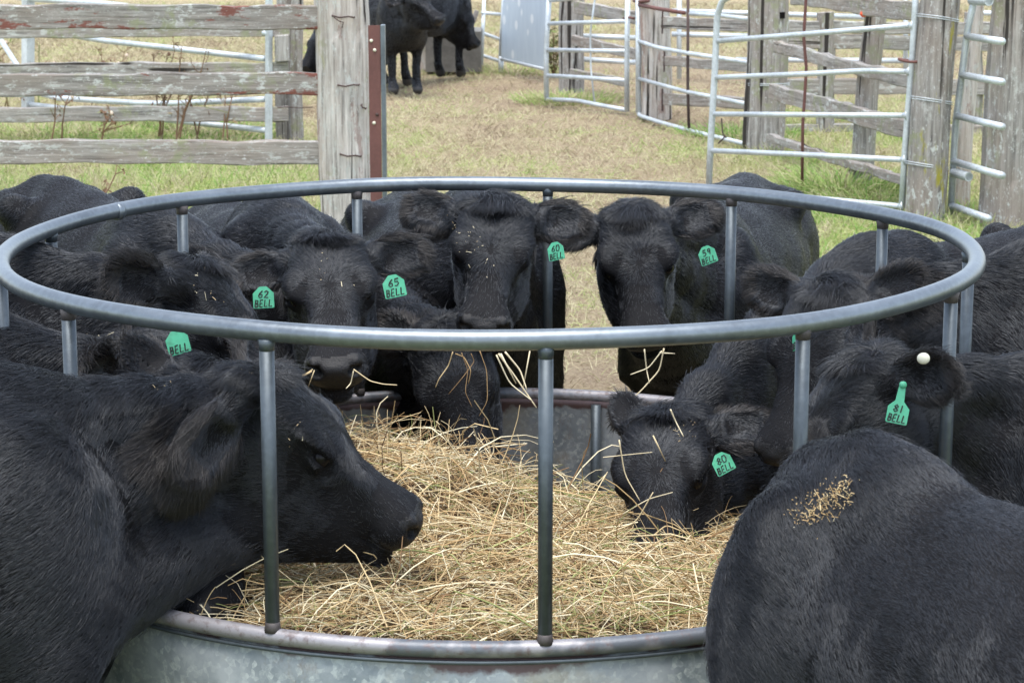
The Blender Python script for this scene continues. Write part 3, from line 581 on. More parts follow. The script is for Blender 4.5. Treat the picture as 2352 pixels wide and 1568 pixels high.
# ------------------------------------------------------------------ hay
hs_ = [(1000, 1008, .18), (1130, 1110, .35), (1300, 1160, .95), (1300, 1150, .55), (1200, 1135, .45), (1400, 1185, .55), (880, 1015, .28), (1500, 1290, -.15), (1630, 1250, .1), (560, 1330, -.65), (700, 1200, -.2), (1250, 1458, -1.02), (1600, 1440, -.88), (1100, 1260, -.45), (800, 1440, -.98), (620, 1425, -.9), (1350, 1250, 0.), (1700, 1400, -.6), (1500, 1170, .8)]
HP = np.array([at(*q) for q in hs_]); HP = np.vstack([HP, [[-.9, 0, .5], [-.8, .6, .4], [0, 1.05, .36], [.95, 0, .36], [.8, .6, .3], [-.5, .9, .38], [.9, -.5, .42]]])
def hz(x, y):
    d2 = (x[..., None] - HP[:, 0]) ** 2 + (y[..., None] - HP[:, 1]) ** 2; wt = np.exp(-d2 / .05) + 1e-4 / (d2 + .05)
    z = (wt * HP[:, 2]).sum(-1) / wt.sum(-1)
    z = z + .026 * np.sin(13 * x + 5 * np.sin(9 * y)) * np.sin(11 * y + 2) + .010 * np.sin(29 * x + 3 * np.sin(17 * y)) * np.sin(25 * y)
    r = np.hypot(x, y); return np.where(r > .98, np.minimum(z, RIM + .012), z)
rr, tt = np.meshgrid(np.linspace(0.01, R - .02, 40), np.linspace(0, 2 * np.pi, 121)[:-1], indexing='ij')
X, Y = rr * np.cos(tt), rr * np.sin(tt); Z = hz(X, Y) - .03 + rng.normal(0, .004, X.shape); V = np.stack([X, Y, Z], -1).reshape(-1, 3)
I = np.arange(40 * 120).reshape(40, 120); F = np.stack([I[:-1], np.roll(I, -1, 1)[:-1], np.roll(I, -1, 1)[1:], I[1:]], -1).reshape(-1, 4)[:, ::-1]
thay = thing('hay_pile', 'loose golden hay heaped inside the ring feeder', 'hay', (0, 0, 0)); thay['kind'] = 'stuff'
link('hay_bed', fastmesh('hay_bed', V, F, [M_bed]), thay)
NH = 46000
r_ = (R - .03) * np.sqrt(rng.random(NH)); a_ = rng.uniform(0, 2 * np.pi, NH); x, y = r_ * np.cos(a_), r_ * np.sin(a_)
keep = rng.random(NH) < np.clip(1.0 - .55 * (y + .2), .35, 1); x, y, r_ = x[keep], y[keep], r_[keep]; n = len(x)
z = hz(x, y) + rng.uniform(-.05, .018, n); az = rng.uniform(0, 2 * np.pi, n); el = rng.normal(.05, .28, n)
spike = np.exp(-((x + .2) ** 2 + (y - .2) ** 2) / .12); up = rng.random(n) < .13 * spike + .012; el = np.where(up, rng.uniform(.5, 1.4, n), el)
d = np.stack([np.cos(az) * np.cos(el), np.sin(az) * np.cos(el), np.sin(el)], -1)
lg = rng.random(n) < .11; chaff = (rng.random(n) < .12) & ~lg; ln = np.where(chaff, .12, 1) * rng.uniform(.04, .19, n) * np.where(up, .8 + .25 * spike, 1) * np.where(lg, 1.7, 1)
# keep ends inside the ring
ex, ey = x + d[:, 0] * ln, y + d[:, 1] * ln; out = np.hypot(ex, ey) > R - .03; d[out, :2] *= -1
ex, ey = x + d[:, 0] * ln, y + d[:, 1] * ln; ln = np.where(np.hypot(ex, ey) > R - .03, .03, ln)
tone = np.clip(rng.normal(.62, .23, n) - .4 * (z < hz(x, y) - .018), 0, .88); gm = rng.random(n) < .10 + .15 * np.exp(-((x - .2) ** 2 + (y + .95) ** 2) / .02); tone[gm] = rng.uniform(.9, 1, gm.sum())  # stalks sunk in the heap get darker tone, painted gap shade
V, F, k_ = strands(np.stack([x, y, z], -1), d, ln, np.where(lg, rng.uniform(.0014, .0025, n), np.where(chaff, rng.uniform(.0015, .003, n), rng.uniform(.0005, .0014, n))), 4, .25, rng.normal(0, 1, (n, 3)) * rng.choice([.02, .05, .13], n)[:, None], taper=.6)
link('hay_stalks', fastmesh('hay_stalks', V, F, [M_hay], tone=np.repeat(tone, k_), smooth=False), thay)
for o_ in thay.children: o_['kind'] = 'stuff'
# ------------------------------------------------------------------ cattle: implicit surface, meshed with surface nets
def smin(a, b, k): h = np.clip(.5 + .5 * (b - a) / k, 0, 1); return b + (a - b) * h - k * h * (1 - h)
def cone(p, a, b, ra, rb):
    ba = b - a; t = np.clip(((p - a) @ ba) / (ba @ ba), 0, 1); return np.linalg.norm(p - a - t[:, None] * ba, axis=1) - (ra + (rb - ra) * t)
def ell(p, c, r, M=None):
    q = p - c
    if M is not None: q = q @ M
    q = q / r; k0 = np.linalg.norm(q, axis=1); k1 = np.linalg.norm(q / r, axis=1); return k0 * (k0 - 1) / (k1 + 1e-9)
def spl(xs, ys, x):     # smooth table lookup
    xs = np.array(xs); ys = np.array(ys, float); g = np.linspace(xs[0], xs[-1], 200); y = np.interp(g, xs, ys)
    kk = np.hanning(15); kk /= kk.sum(); y = np.convolve(np.pad(y, 7, 'edge'), kk, 'valid'); return np.interp(x, g, y)
TX = [-1.16, -1.08, -.95, -.75, -.5, -.2, 0, .12, .2, .28]
TT = [-.22, -.09, -.015, -.01, -.035, -.025, 0, -.05, -.14, -.34]
TB = [-.36, -.44, -.52, -.58, -.63, -.63, -.62, -.60, -.56, -.46]
TW = [.05, .14, .215, .25, .27, .235, .195, .17, .13, .05]
HX = [-.06, 0, .08, .22, .35, .48, .62, .76, .88, .97, 1.02]
HT = [-.06, .0, .075, .115, .12, .095, .065, .055, .065, .055, -.0]
HB = [-.10, -.14, -.18, -.20, -.19, -.18, -.16, -.15, -.13, -.12, -.09]
HW = [.06, .115, .165, .195, .205, .170, .120, .110, .130, .125, .07]
JX = [.02, .12, .24, .38, .5, .62, .74, .86, .98]
JT = [-.1, -.05, -.03, -.04, -.06, -.07, -.07, -.08, -.08]
JB = [-.26, -.42, -.53, -.60, -.625, -.585, -.49, -.37, -.26]
JW = [.06, .13, .185, .205, .20, .18, .145, .11, .05]
class Cow:
    def __init__(s, P, M, nh, Wt, Hp, L=.47, ears=None, size=1., seed=0, wu=1.15):
        s.wu = wu
        s.P = np.array(P, float); s.a = nrm(np.array(M) - s.P); s.L = L; s.n = nrm(np.array(nh) - s.a * (np.array(nh) @ s.a)); s.l = np.cross(s.a, s.n)
        s.W = np.array(Wt, float); f = np.array(Wt) - np.array(Hp); f = np.array([f[0], f[1], 0.]); s.f = nrm(f); s.y = np.array([-s.f[1], s.f[0], 0]); s.k = size; s.seed = seed
        s.pitch = (np.array(Wt)[2] - np.array(Hp)[2]) / np.linalg.norm(f)
        s.ears = ears or {}
        s.B = np.stack([s.f, s.y, [0, 0, 1.]], 1)        # world->body: (p-W)@B
        s.Hm = np.stack([s.a, s.l, s.n], 1)              # world->head (s,u,v)
        # neck curves
        bw = lambda x, y, z: s.W + (s.f * x + s.y * y + np.array([0, 0, z])) * size
        hw_ = lambda a, u, v: s.P + (s.a * a + s.l * u * wu + s.n * v) * L
        s.bw, s.hw = bw, hw_
        def bez(p0, p2, c): 
            d = np.linalg.norm(p2 - p0); p1 = p0 + s.f * d * c + np.array([0, 0, .0]); t = np.linspace(0, 1, 8)[:, None]; return (1 - t) ** 2 * p0 + 2 * t * (1 - t) * p1 + t * t * p2
        s.up = bez(bw(-.10, 0, -.11), hw_(.06, 0, -.16), .42); s.mid = bez(bw(-.02, 0, -.26), hw_(.14, 0, -.2), .4); s.lo = bez(bw(.08, 0, -.42), hw_(.44, 0, -.47), .35)
        s.earpos = []
        for sg, key in ((1, 'p'), (-1, 'm')):          # u>0 / u<0
            e = s.ears.get(key, (-.25, 1., -.1)); d = nrm(s.a * e[0] + s.l * sg * e[1] + s.n * e[2]); sb = s.ears.get(key + 's', (.09, -.09)); b = hw_(sb[0], sg * s.ears.get(key + 'b', .155), sb[1])
            o = s.ears.get(key + 'o', (.25, 0, 1.)); o = s.a * o[0] + s.l * sg * o[1] + s.n * o[2]; o = nrm(o - d * (o @ d)); wv = np.cross(d, o)
            s.earpos.append((b, d, o, wv, e[3] if len(e) > 3 else .92))
        s.eyes = [hw_(.462, sg * .153, .006) for sg in (1, -1)]
        s.hc = hw_(.45, 0, -.1)
    def body(s, p):
        q = (p - s.W) @ s.B / s.k; x = q[:, 0]; yv = q[:, 1]; z = q[:, 2] + s.pitch * -x * 1.0
        xc = np.clip(x, TX[0], TX[-1]); tp, bt, wd = (spl(TX, T_, xc) for T_ in (TT, TB, TW)); c = (tp + bt) / 2; h = (tp - bt) / 2
        tz = (z - c) / h; w2 = wd * (1 - (.22 + .32 * np.exp(-(x / .25) ** 2) + .30 * np.exp(-((x + .85) / .25) ** 2)) * np.clip(tz, 0, 1) ** 2)
        e = (np.abs(yv / w2) ** 2.3 + np.abs(tz) ** 2.3) ** (1 / 2.3); d = (e - 1) * np.minimum(w2, h); dx = x - xc; d = np.where(np.abs(dx) > 0, np.sqrt(np.maximum(d, 0) ** 2 + dx ** 2), d)
        qa = np.stack([x, np.abs(yv), z], -1); q = np.stack([x, yv, z], -1)
        d = smin(d, ell(qa, np.array([.03, .135, -.33]), np.array([.14, .095, .27])), .07)
        d = smin(d, ell(qa, np.array([-.95, .14, -.36]), np.array([.19, .105, .29])), .07)
        d = smin(d, np.linalg.norm(qa - [-.72, .19, -.085], axis=1) - .045, .08)
        d = smin(d, np.linalg.norm(qa - [-1.10, .085, -.12], axis=1) - .035, .06)
        qa[:, 2] = ((p - s.W) @ s.B / s.k)[:, 2]; zg = -s.W[2] / s.k          # ground in body units
        kz = zg * .60; A = lambda *v: np.array(v, float)
        d = smin(d, cone(qa, A(.04, .135, -.52), A(.05, .125, kz), .085, .048), .06)
        d = smin(d, cone(qa, A(.05, .125, kz), A(.045, .12, zg + .12), .046, .033), .02); d = smin(d, cone(qa, A(.045, .12, zg + .12), A(.085, .12, zg + .035), .036, .05), .02)
        hk = zg + .42
        d = smin(d, cone(qa, A(-.88, .15, -.50), A(-.98, .14, hk + .12), .11, .06), .07); d = smin(d, cone(qa, A(-.98, .14, hk + .12), A(-1.09, .13, hk), .058, .043), .03)
        d = smin(d, cone(qa, A(-1.09, .13, hk), A(-1.04, .13, zg + .12), .042, .034), .02); d = smin(d, cone(qa, A(-1.04, .13, zg + .12), A(-1.0, .13, zg + .035), .037, .05), .02)
        d = smin(d, cone(q, A(-1.08, 0, -.10), A(-1.18, .01, -.24), .035, .026), .05); d = smin(d, cone(q, A(-1.18, .01, -.24), A(-1.18, .02, -.68), .024, .018), .02); d = smin(d, cone(q, A(-1.18, .02, -.66), A(-1.16, .02, -.82), .022, .04), .02)
        return d * s.k
    def neck(s, p):
        d = None
        for cv, r0, r1 in ((s.up, .105, .056), (s.mid, .15, .070), (s.lo, .15, .078)):
            r = (r0 + (r1 - r0) * np.linspace(0, 1, 8) ** .75) * s.k
            for i in range(7):
                e = cone(p, cv[i], cv[i + 1], r[i], r[i + 1]); d = e if d is None else smin(d, e, .035)
        return d
    def hloc(s, p): return (p - s.P) @ s.Hm / s.L * np.array([1, 1 / s.wu, 1])
    def head(s, p):
        q = s.hloc(p); x, u, v = q.T
        def loft(X, T_, B_, Wd, pw):
            xc = np.clip(x, X[0], X[-1]); tp, bt, wd = (spl(X, A_, xc) for A_ in (T_, B_, Wd)); c = (tp + bt) / 2; h = (tp - bt) / 2
            e = (np.abs(u / wd) ** pw + np.abs((v - c) / h) ** pw) ** (1 / pw); d = (e - 1) * np.minimum(wd, h); dx = x - xc
            return np.where(np.abs(dx) > 0, np.sqrt(np.maximum(d, 0) ** 2 + dx ** 2), d)
        d = smin(loft(HX, HT, HB, HW, 2.7), loft(JX, JT, JB, JW, 2.2), .06)
        qa = np.stack([x, np.abs(u), v], -1); A = lambda *z: np.array(z, float)
        d = smin(d, ell(qa, A(.05, .02, -.03), A(.075, .075, .06)), .06)                 # poll knob
        d = smin(d, ell(qa, A(.392, .155, .052), A(.090, .060, .044)), .03)               # brow
        d = smin(d, ell(qa, A(.462, .164, .002), A(.085, .044, .066)), .03)             # lids
        d = -smin(-d, ell(qa, A(.555, .20, -.02), A(.060, .045, .05)), .025)             # tear hollow
        d = -smin(-d, ell(qa, A(.465, .208, .012), A(.046, .032, .016)), .009)          # eye slit
        d = -smin(-d, ell(qa, A(.63, .185, .02), A(.13, .05, .055)), .04)                # under-bridge hollow
        d = smin(d, ell(qa, A(.93, .06, -.055), A(.095, .085, .112)), .03)             # muzzle
        d = smin(d, ell(qa, A(.995, .0, -.03), A(.045, .11, .075)), .025)
        d = smin(d, ell(qa, A(.965, .0, -.208), A(.075, .082, .056)), .03)               # chin
        d = smin(d, ell(qa, A(.945, .0, -.12), A(.082, .095, .10)), .02)
        d = d + .013 * np.exp(-((v + .145 + .25 * np.clip(.97 - x, 0, .2)) / .010) ** 2) * np.clip((x - .80) * 12, 0, 1)   # lips
        d = -smin(-d, ell(qa, A(1.005, .100, .000), A(.044, .042, .025)), .012)           # nostril
        d = smin(d, ell(qa, A(.955, .098, .04), A(.04, .022, .018)), .02)                # nostril rim
        d = smin(d, ell(qa, A(.30, .15, -.22), A(.15, .055, .15)), .05)                 # cheek
        d = d * s.L
        for b, ed, o, wv, sc in s.earpos:
            c = b + ed * .098 * sc; M = np.stack([ed, wv, o], 1)
            dd = (p - c) @ M; bend = dd[:, 0] ** 2 * 1.2 * .6; pp = dd.copy(); pp[:, 2] += bend
            lf = ell(pp, np.zeros(3), np.array([.095, .058, .024]) * sc); cup = ell(pp, np.array([.008, 0, .024]) * sc, np.array([.080, .043, .026]) * sc)
            lf = -smin(-lf, cup, .010); lf = smin(lf, cone(p, b - ed * .03, b + ed * .035, .038, .026), .025); d = smin(d, lf, .022)
        return d
    def F(s, p):
        d = s.body(p); nk = np.full(len(p), 9.)
        cc = (s.mid[0] + s.mid[-1]) / 2; rr = np.linalg.norm(s.mid[0] - s.mid[-1]) / 2 + .35
        m = np.linalg.norm(p - cc, axis=1) < rr; nk[m] = s.neck(p[m]); nk[~m] = rr * 0 + .5
        d = smin(d, nk, .09)
        m = np.linalg.norm(p - s.hc, axis=1) < .42
        if m.any(): d[m] = smin(d[m], s.head(p[m]), .035)
        wob = .0035 * np.sin(p[:, 0] * 23 + 2 * np.sin(p[:, 2] * 17 + s.seed)) * np.sin(p[:, 1] * 19 + s.seed * 1.7)
        return d + wob
    def bounds(s):
        pts = np.concatenate([s.up, s.mid, s.lo, [s.hw(1.1, 0, 0), s.hw(-.1, 0, 0), s.hw(.3, 0, -.5)], [s.bw(x, y, z) for x in (-1.3, .35) for y in (-.35, .35) for z in (.1, -.2)], [b + ed * .22 for b, ed, *_ in s.earpos]])
        lo, hi = pts.min(0) - .17, pts.max(0) + .17; lo[2] = -.04; return lo, hi
def nets(F, lo, hi, h, ratio=4):
    nc = np.ceil((hi - lo) / (h * ratio)).astype(int) + 1; ax = [lo[i] + np.arange(nc[i]) * h * ratio for i in range(3)]
    G = np.stack(np.meshgrid(*ax, indexing='ij'), -1); D = F(G.reshape(-1, 3)).reshape(nc)
    nf = (nc - 1) * ratio + 1; near = np.abs(D) < h * ratio * 1.35; up = D
    for i in range(3): up = np.repeat(up, ratio, i)
    up = up[:nf[0], :nf[1], :nf[2]].astype(np.float32); nr = near.copy()
    for i in range(3):
        sh = np.zeros_like(nr); sl_ = [slice(None)] * 3; sr = [slice(None)] * 3; sl_[i] = slice(0, -1); sr[i] = slice(1, None); sh[tuple(sl_)] |= nr[tuple(sr)]; sh2 = np.zeros_like(nr); sh2[tuple(sr)] |= nr[tuple(sl_)]; nr = nr | sh
    m = nr
    for i in range(3): m = np.repeat(m, ratio, i)
    m = m[:nf[0], :nf[1], :nf[2]]; ii = np.argwhere(m); vals = np.empty(len(ii), np.float32); pts = lo + ii * h
    for c in range(0, len(pts), 150000): vals[c:c + 150000] = F(pts[c:c + 150000])
    V = up; V[m] = vals; ins = V < 0
    c8 = [ins[a:nf[0] - 1 + a, b:nf[1] - 1 + b, c:nf[2] - 1 + c] for a in (0, 1) for b in (0, 1) for c in (0, 1)]
    sm = sum(c.astype(np.int8) for c in c8); act = (sm > 0) & (sm < 8); idx = -np.ones(act.shape, np.int64); cells = np.argwhere(act); idx[act] = np.arange(len(cells))
    acc = np.zeros((len(cells), 3)); cnt = np.zeros(len(cells)); cr = np.array([(a, b, c) for a in (0, 1) for b in (0, 1) for c in (0, 1)])
    for i in range(8):
        for j in range(i + 1, 8):
            if np.abs(cr[i] - cr[j]).sum() != 1: continue
            va = V[tuple((cells + cr[i]).T)]; vb = V[tuple((cells + cr[j]).T)]; mk = (va < 0) != (vb < 0); t = np.where(mk, va / np.where(mk, va - vb, 1), 0)
            acc += np.where(mk[:, None], cr[i] + (cr[j] - cr[i]) * t[:, None], 0); cnt += mk
    P = lo + (cells + acc / cnt[:, None]) * h; faces = []
    for axn in range(3):
        o1, o2 = [(1, 2), (2, 0), (0, 1)][axn]
        s0 = [slice(None)] * 3; s1 = [slice(None)] * 3; s0[axn] = slice(0, -1); s1[axn] = slice(1, None)
        a, b = ins[tuple(s0)], ins[tuple(s1)]; e = np.argwhere(a != b); ok = (e[:, o1] > 0) & (e[:, o2] > 0) & (e[:, o1] < nf[o1] - 1) & (e[:, o2] < nf[o2] - 1); e = e[ok]
        fl = a[tuple(e.T)]; q = []
        for d1, d2 in ((1, 1), (0, 1), (0, 0), (1, 0)):
            c = e.copy(); c[:, o1] -= d1; c[:, o2] -= d2; q.append(idx[tuple(c.T)])
        q = np.stack(q, -1); q[~fl] = q[~fl][:, ::-1]; q = q[(q >= 0).all(1)]; faces.append(q)
    return P, np.concatenate(faces)
def grad(F, P, e=.004):
    k = np.array([(1, -1, -1), (-1, -1, 1), (-1, 1, -1), (1, 1, 1)], float); g = 0
    for q in k: g = g + q[None] * F(P + q * e)[:, None]
    return nrm(g)
def wnoise(P, sc, seed, n=7):
    r = np.random.default_rng(seed); K = r.normal(0, 1, (n, 3)) * sc; ph = r.uniform(0, 6.28, (n,)); A = nrm(r.normal(0, 1, (n, 3)))
    return (np.sin(P @ K.T + ph) @ A) / math.sqrt(n)
def make_cow(label, cow, h=.011, fur=40000, group='black cattle feeding round the hay ring', ear_hair=1.):
    lo, hi = cow.bounds(); V, F = nets(cow.F, lo, hi, h)
    d = cow.F(V); Nn = grad(cow.F, V, .006); V = V - Nn * np.clip(d, -h, h)[:, None]; V = V - Nn * np.clip(cow.F(V), -h, h)[:, None]
    q = cow.hloc(V); base = np.array([cow.bw(-.45, 0, 0)[0], cow.bw(-.45, 0, 0)[1], 0])
    root = thing('cow', label, 'cow', tuple(base), group)
    nose = (q[:, 0] > .945 - .35 * np.maximum(np.abs(q[:, 1]) - .05, 0)) & (np.abs(q[:, 1]) < .14) & (q[:, 2] > -.12) & (np.abs(q[:, 2]) < .2) & (q[:, 0] < 1.2)
    fm = nose[F].mean(1) > .5; hoof = (V[F].mean(1)[:, 2] < .065)
    mi = fm * 1 + hoof * 2
    link('body', fastmesh('body', V, F, [M_hide, M_nose, M_hoof], midx=mi), root)
    for e in cow.eyes:
        me = bpy.data.meshes.new('eye'); import bmesh; bm = bmesh.new(); bmesh.ops.create_uvsphere(bm, u_segments=16, v_segments=10, radius=.0225 * cow.L / .47); bm.to_mesh(me); bm.free(); me.materials.append(M_eye_shade); me.shade_smooth(); link('eye', me, root, loc=e)
    if fur <= 0: return root
    # --- coat: hair curves rooted on the hide
    tri = np.concatenate([F[:, [0, 1, 2]], F[:, [0, 2, 3]]]); A_, B_, C_ = V[tri[:, 0]], V[tri[:, 1]], V[tri[:, 2]]
    fn = np.cross(B_ - A_, C_ - A_); ar = np.linalg.norm(fn, axis=1) / 2; fn = fn / (2 * ar[:, None] + 1e-12); ctr = (A_ + B_ + C_) / 3
    pp = pix(ctr); vd = nrm(CAM - ctr); fc = (fn * vd).sum(1); vis = (pp[:, 0] > -140) & (pp[:, 0] < W_ + 140) & (pp[:, 1] > -90) & (pp[:, 1] < H_ + 140) & (fc > -.35) & (ctr[:, 2] > .07)
    nf_ = np.concatenate([fm, fm]) | np.concatenate([hoof, hoof]); vis &= ~nf_
    hid = (np.hypot(ctr[:, 0], ctr[:, 1]) > R + .05) & (ctr[:, 2] < .42) & (ctr[:, 1] > -.6) & (ctr[:, 1] < 3.5) ; vis &= ~hid
    qh = cow.hloc(ctr); ish = (qh[:, 0] > -.1) & (qh[:, 0] < 1.1) & (np.abs(qh[:, 1]) < .5) & (np.abs(qh[:, 2]) < .55)
    wt = ar * vis * np.clip(fc + .5, .12, 1) * np.where(ish, 3.3, 1); 
    vis_area = (ar * vis).sum(); n = int(fur * FUR * (vis_area + 2.2 * (ar * vis * ish).sum())); n = max(n, 100)
    cs = np.cumsum(wt); ti = np.searchsorted(cs, rng.random(n) * cs[-1]); ti = np.minimum(ti, len(tri) - 1)
    r1, r2 = rng.random(n), rng.random(n); s1 = np.sqrt(r1); b = np.stack([1 - s1, s1 * (1 - r2), s1 * r2], -1); Tt = tri[ti]
    Pt = (V[Tt] * b[..., None]).sum(1); Np = nrm((Nn[Tt] * b[..., None]).sum(1)); q = cow.hloc(Pt); x, u, v = q.T
    # flow fields
    down = np.array([0, 0, -1.])
    fl_b = nrm(-cow.f * 1.0 + down * .45); bl = (Pt - cow.W) @ cow.B / cow.k
    cvs = (cow.up + cow.mid + cow.lo) / 3; tg = nrm(np.gradient(cvs, axis=0)); dn = np.linalg.norm(Pt[:, None] - cvs[None], axis=2); wN = np.exp(-dn ** 2 / .03); wN /= wN.sum(1, keepdims=True) + 1e-9
    fl_n = nrm(-(wN @ tg) + down * .55)
    wb = 1 / (1 + np.exp(-(-bl[:, 0] - .05) * 14)); flow = fl_n * (1 - wb[:, None]) + fl_b * wb[:, None]
    leg = np.clip((-(bl[:, 2]) - .55) * 6, 0, 1)[:, None]; flow = flow * (1 - leg) + down * leg
    onh = (np.clip((x + .02) * 8, 0, 1) * np.clip((1.15 - x) * 20, 0, 1) * np.clip((v + .5) * 8, 0, 1) * (np.abs(u) < .5) * (v < .4))
    hx = (x - .46); hu = u * 1.6; rad = np.sqrt(hx ** 2 + hu ** 2) + 1e-6
    fh = cow.a * (hx / rad)[:, None] + cow.l * (hu / rad)[:, None]; dnose = cow.a * .9 + cow.l * np.sign(u)[:, None] * .25 - cow.n * .45
    sidew = np.clip((-.02 - v) * 9, 0, 1)[:, None]; side = -cow.a * .75 - cow.n * .6; sd_ = np.where((x > .45)[:, None], nrm(-cow.a * .9 - cow.n * .35), nrm(side)); fh = fh * (1 - sidew) + sd_ * sidew
    onh = onh[:, None]; flow = flow * (1 - onh) + fh * onh
    ln = .019 + .008 * np.clip(1 - wb, 0, 1); crest = np.exp(-(np.min(np.linalg.norm(Pt[:, None] - cow.up[None], axis=2) , 1) / .14) ** 2) * (1 - wb) * (Np[:, 2] > .5)
    ln = ln + .020 * crest
    face = onh[:, 0] * np.clip((x - .15) * 4, 0, 1); ln = ln * (1 - .38 * face) * (1 - .35 * (onh[:, 0] * (x > .72)))
    lift = .10 + .30 * crest
    # poll tuft
    tf = np.exp(-((x - .05) / .085) ** 2 - (u / .10) ** 2) * (v > -.14) * (v < .3); ln = ln + .040 * tf
    ft = cow.a * .9 + cow.l * (u * 2.5)[:, None] + cow.n * .30 + .35 * wnoise(Pt, 60, cow.seed + 9); flow = flow * (1 - tf[:, None]) + ft * tf[:, None] ; lift = lift + .35 * tf
    # ears
    earm = np.zeros(n, bool)
    for (b_, ed, o, wv, sc) in cow.earpos:
        rel = Pt - b_; s_ = rel @ ed; lat = rel @ wv; oo = rel @ o; me_ = (s_ > .025) & (s_ < .23) & (np.abs(lat) < .08) & (np.abs(oo) < .075) & (np.linalg.norm(rel, axis=1) < .23)
        edge = np.clip(np.abs(lat) / .05, 0, 1.2); fe = nrm(ed[None] * .8 + wv[None] * np.sign(lat)[:, None] * edge[:, None] * .8 + down * .45 + o[None] * .15)
        flow = np.where(me_[:, None], fe, flow); inn = (Np @ o > .3) & (edge < .75) & (s_ < .14); ln = np.where(me_, (.020 + .020 * edge ** 2 + .014 * (s_ > .13)) * ear_hair * np.where(inn, .6, 1), ln); earm |= me_ & ~inn; lift = np.where(me_, .30, lift)
    # bare-ish rims at eyes
    for e in cow.eyes:
        de = np.linalg.norm(Pt - e, axis=1); ln = ln * np.clip((de - .016) / .03, .25, 1)
    flow = flow + .32 * wnoise(Pt, 22, cow.seed + 1) + .22 * wnoise(Pt, 70, cow.seed + 5) + .10 * rng.standard_normal(Pt.shape)
    flow = nrm(flow - Np * (flow * Np).sum(1, keepdims=True))
    ln = ln * rng.uniform(.6, 1.15, n) * cow.k; stray = rng.random(n) < .03; ln = np.where(stray, ln * 1.25, ln); lift = np.where(stray, lift + .35, lift)
    d0 = nrm(flow + Np * (lift + .18)[:, None]); d1 = nrm(flow + Np * (lift * .4)[:, None]); d2 = nrm(flow + Np * (lift * .15 - .04)[:, None] + down * .12)
    p0 = Pt - Np * .002; p1 = p0 + d0 * (ln * .33)[:, None]; p2 = p1 + d1 * (ln * .34)[:, None]; p3 = p2 + d2 * (ln * .33)[:, None]
    pts = np.stack([p0, p1, p2, p3], 1)
    wr = rng.uniform(.6, 1.2, n)[:, None] * np.array([.00055, .0005, .00038, .0001])[None] * np.clip(np.mean(np.linalg.norm(Pt - CAM, axis=1)) / 5.2, .8, 3.5) * (1 - .3 * face)[:, None]
    for nm, mk, mm in (('coat', ~earm, M_hair), ('ear_fringe', earm, M_hair2)):
        if mk.sum() < 50: continue
        hc = bpy.data.hair_curves.new(nm); hc.add_curves([4] * int(mk.sum())); hc.attributes['position'].data.foreach_set('vector', pts[mk].astype(np.float32).ravel())
        ra = hc.attributes.get('radius') or hc.attributes.new('radius', 'FLOAT', 'POINT'); ra.data.foreach_set('value', wr[mk].astype(np.float32).ravel())
        hc.materials.append(mm); link(nm, hc, root)
    print('cow', label[:40], len(V), n, round(time.time() - T0, 1)); return root
# --- ear tags: plate, button and hand-drawn characters
GL = {'0': [[(0, .5), (.15, 1), (.6, 1), (.75, .5), (.6, 0), (.15, 0), (0, .5)]], '1': [[(.3, 1), (.3, 0)]], '2': [[(0, .8), (.3, 1), (.65, .8), (.5, .5), (0, 0), (.7, 0)]],
      '5': [[(.65, 1), (.1, 1), (.05, .6), (.5, .6), (.65, .3), (.4, 0), (0, .05)]], '6': [[(.6, 1), (.15, .6), (.0, .25), (.25, 0), (.6, .1), (.6, .4), (.3, .5), (.05, .35)]],
      '8': [[(.35, .52), (.05, .75), (.35, 1), (.65, .78), (.35, .52), (0, .25), (.35, 0), (.7, .25), (.35, .52)]], '9': [[(.6, .65), (.35, .5), (.1, .65), (.15, .95), (.5, 1), (.62, .75), (.5, 0)]],
      'B': [[(0, 0), (.05, 1), (.5, .9), (.5, .6), (.08, .5), (.6, .4), (.55, .08), (0, 0)]], 'E': [[(.6, 1), (.05, .95), (.03, .5), (.5, .52)], [(.03, .5), (0, 0), (.6, .02)]], 'L': [[(.05, 1), (.0, .02), (.6, .05)]]}
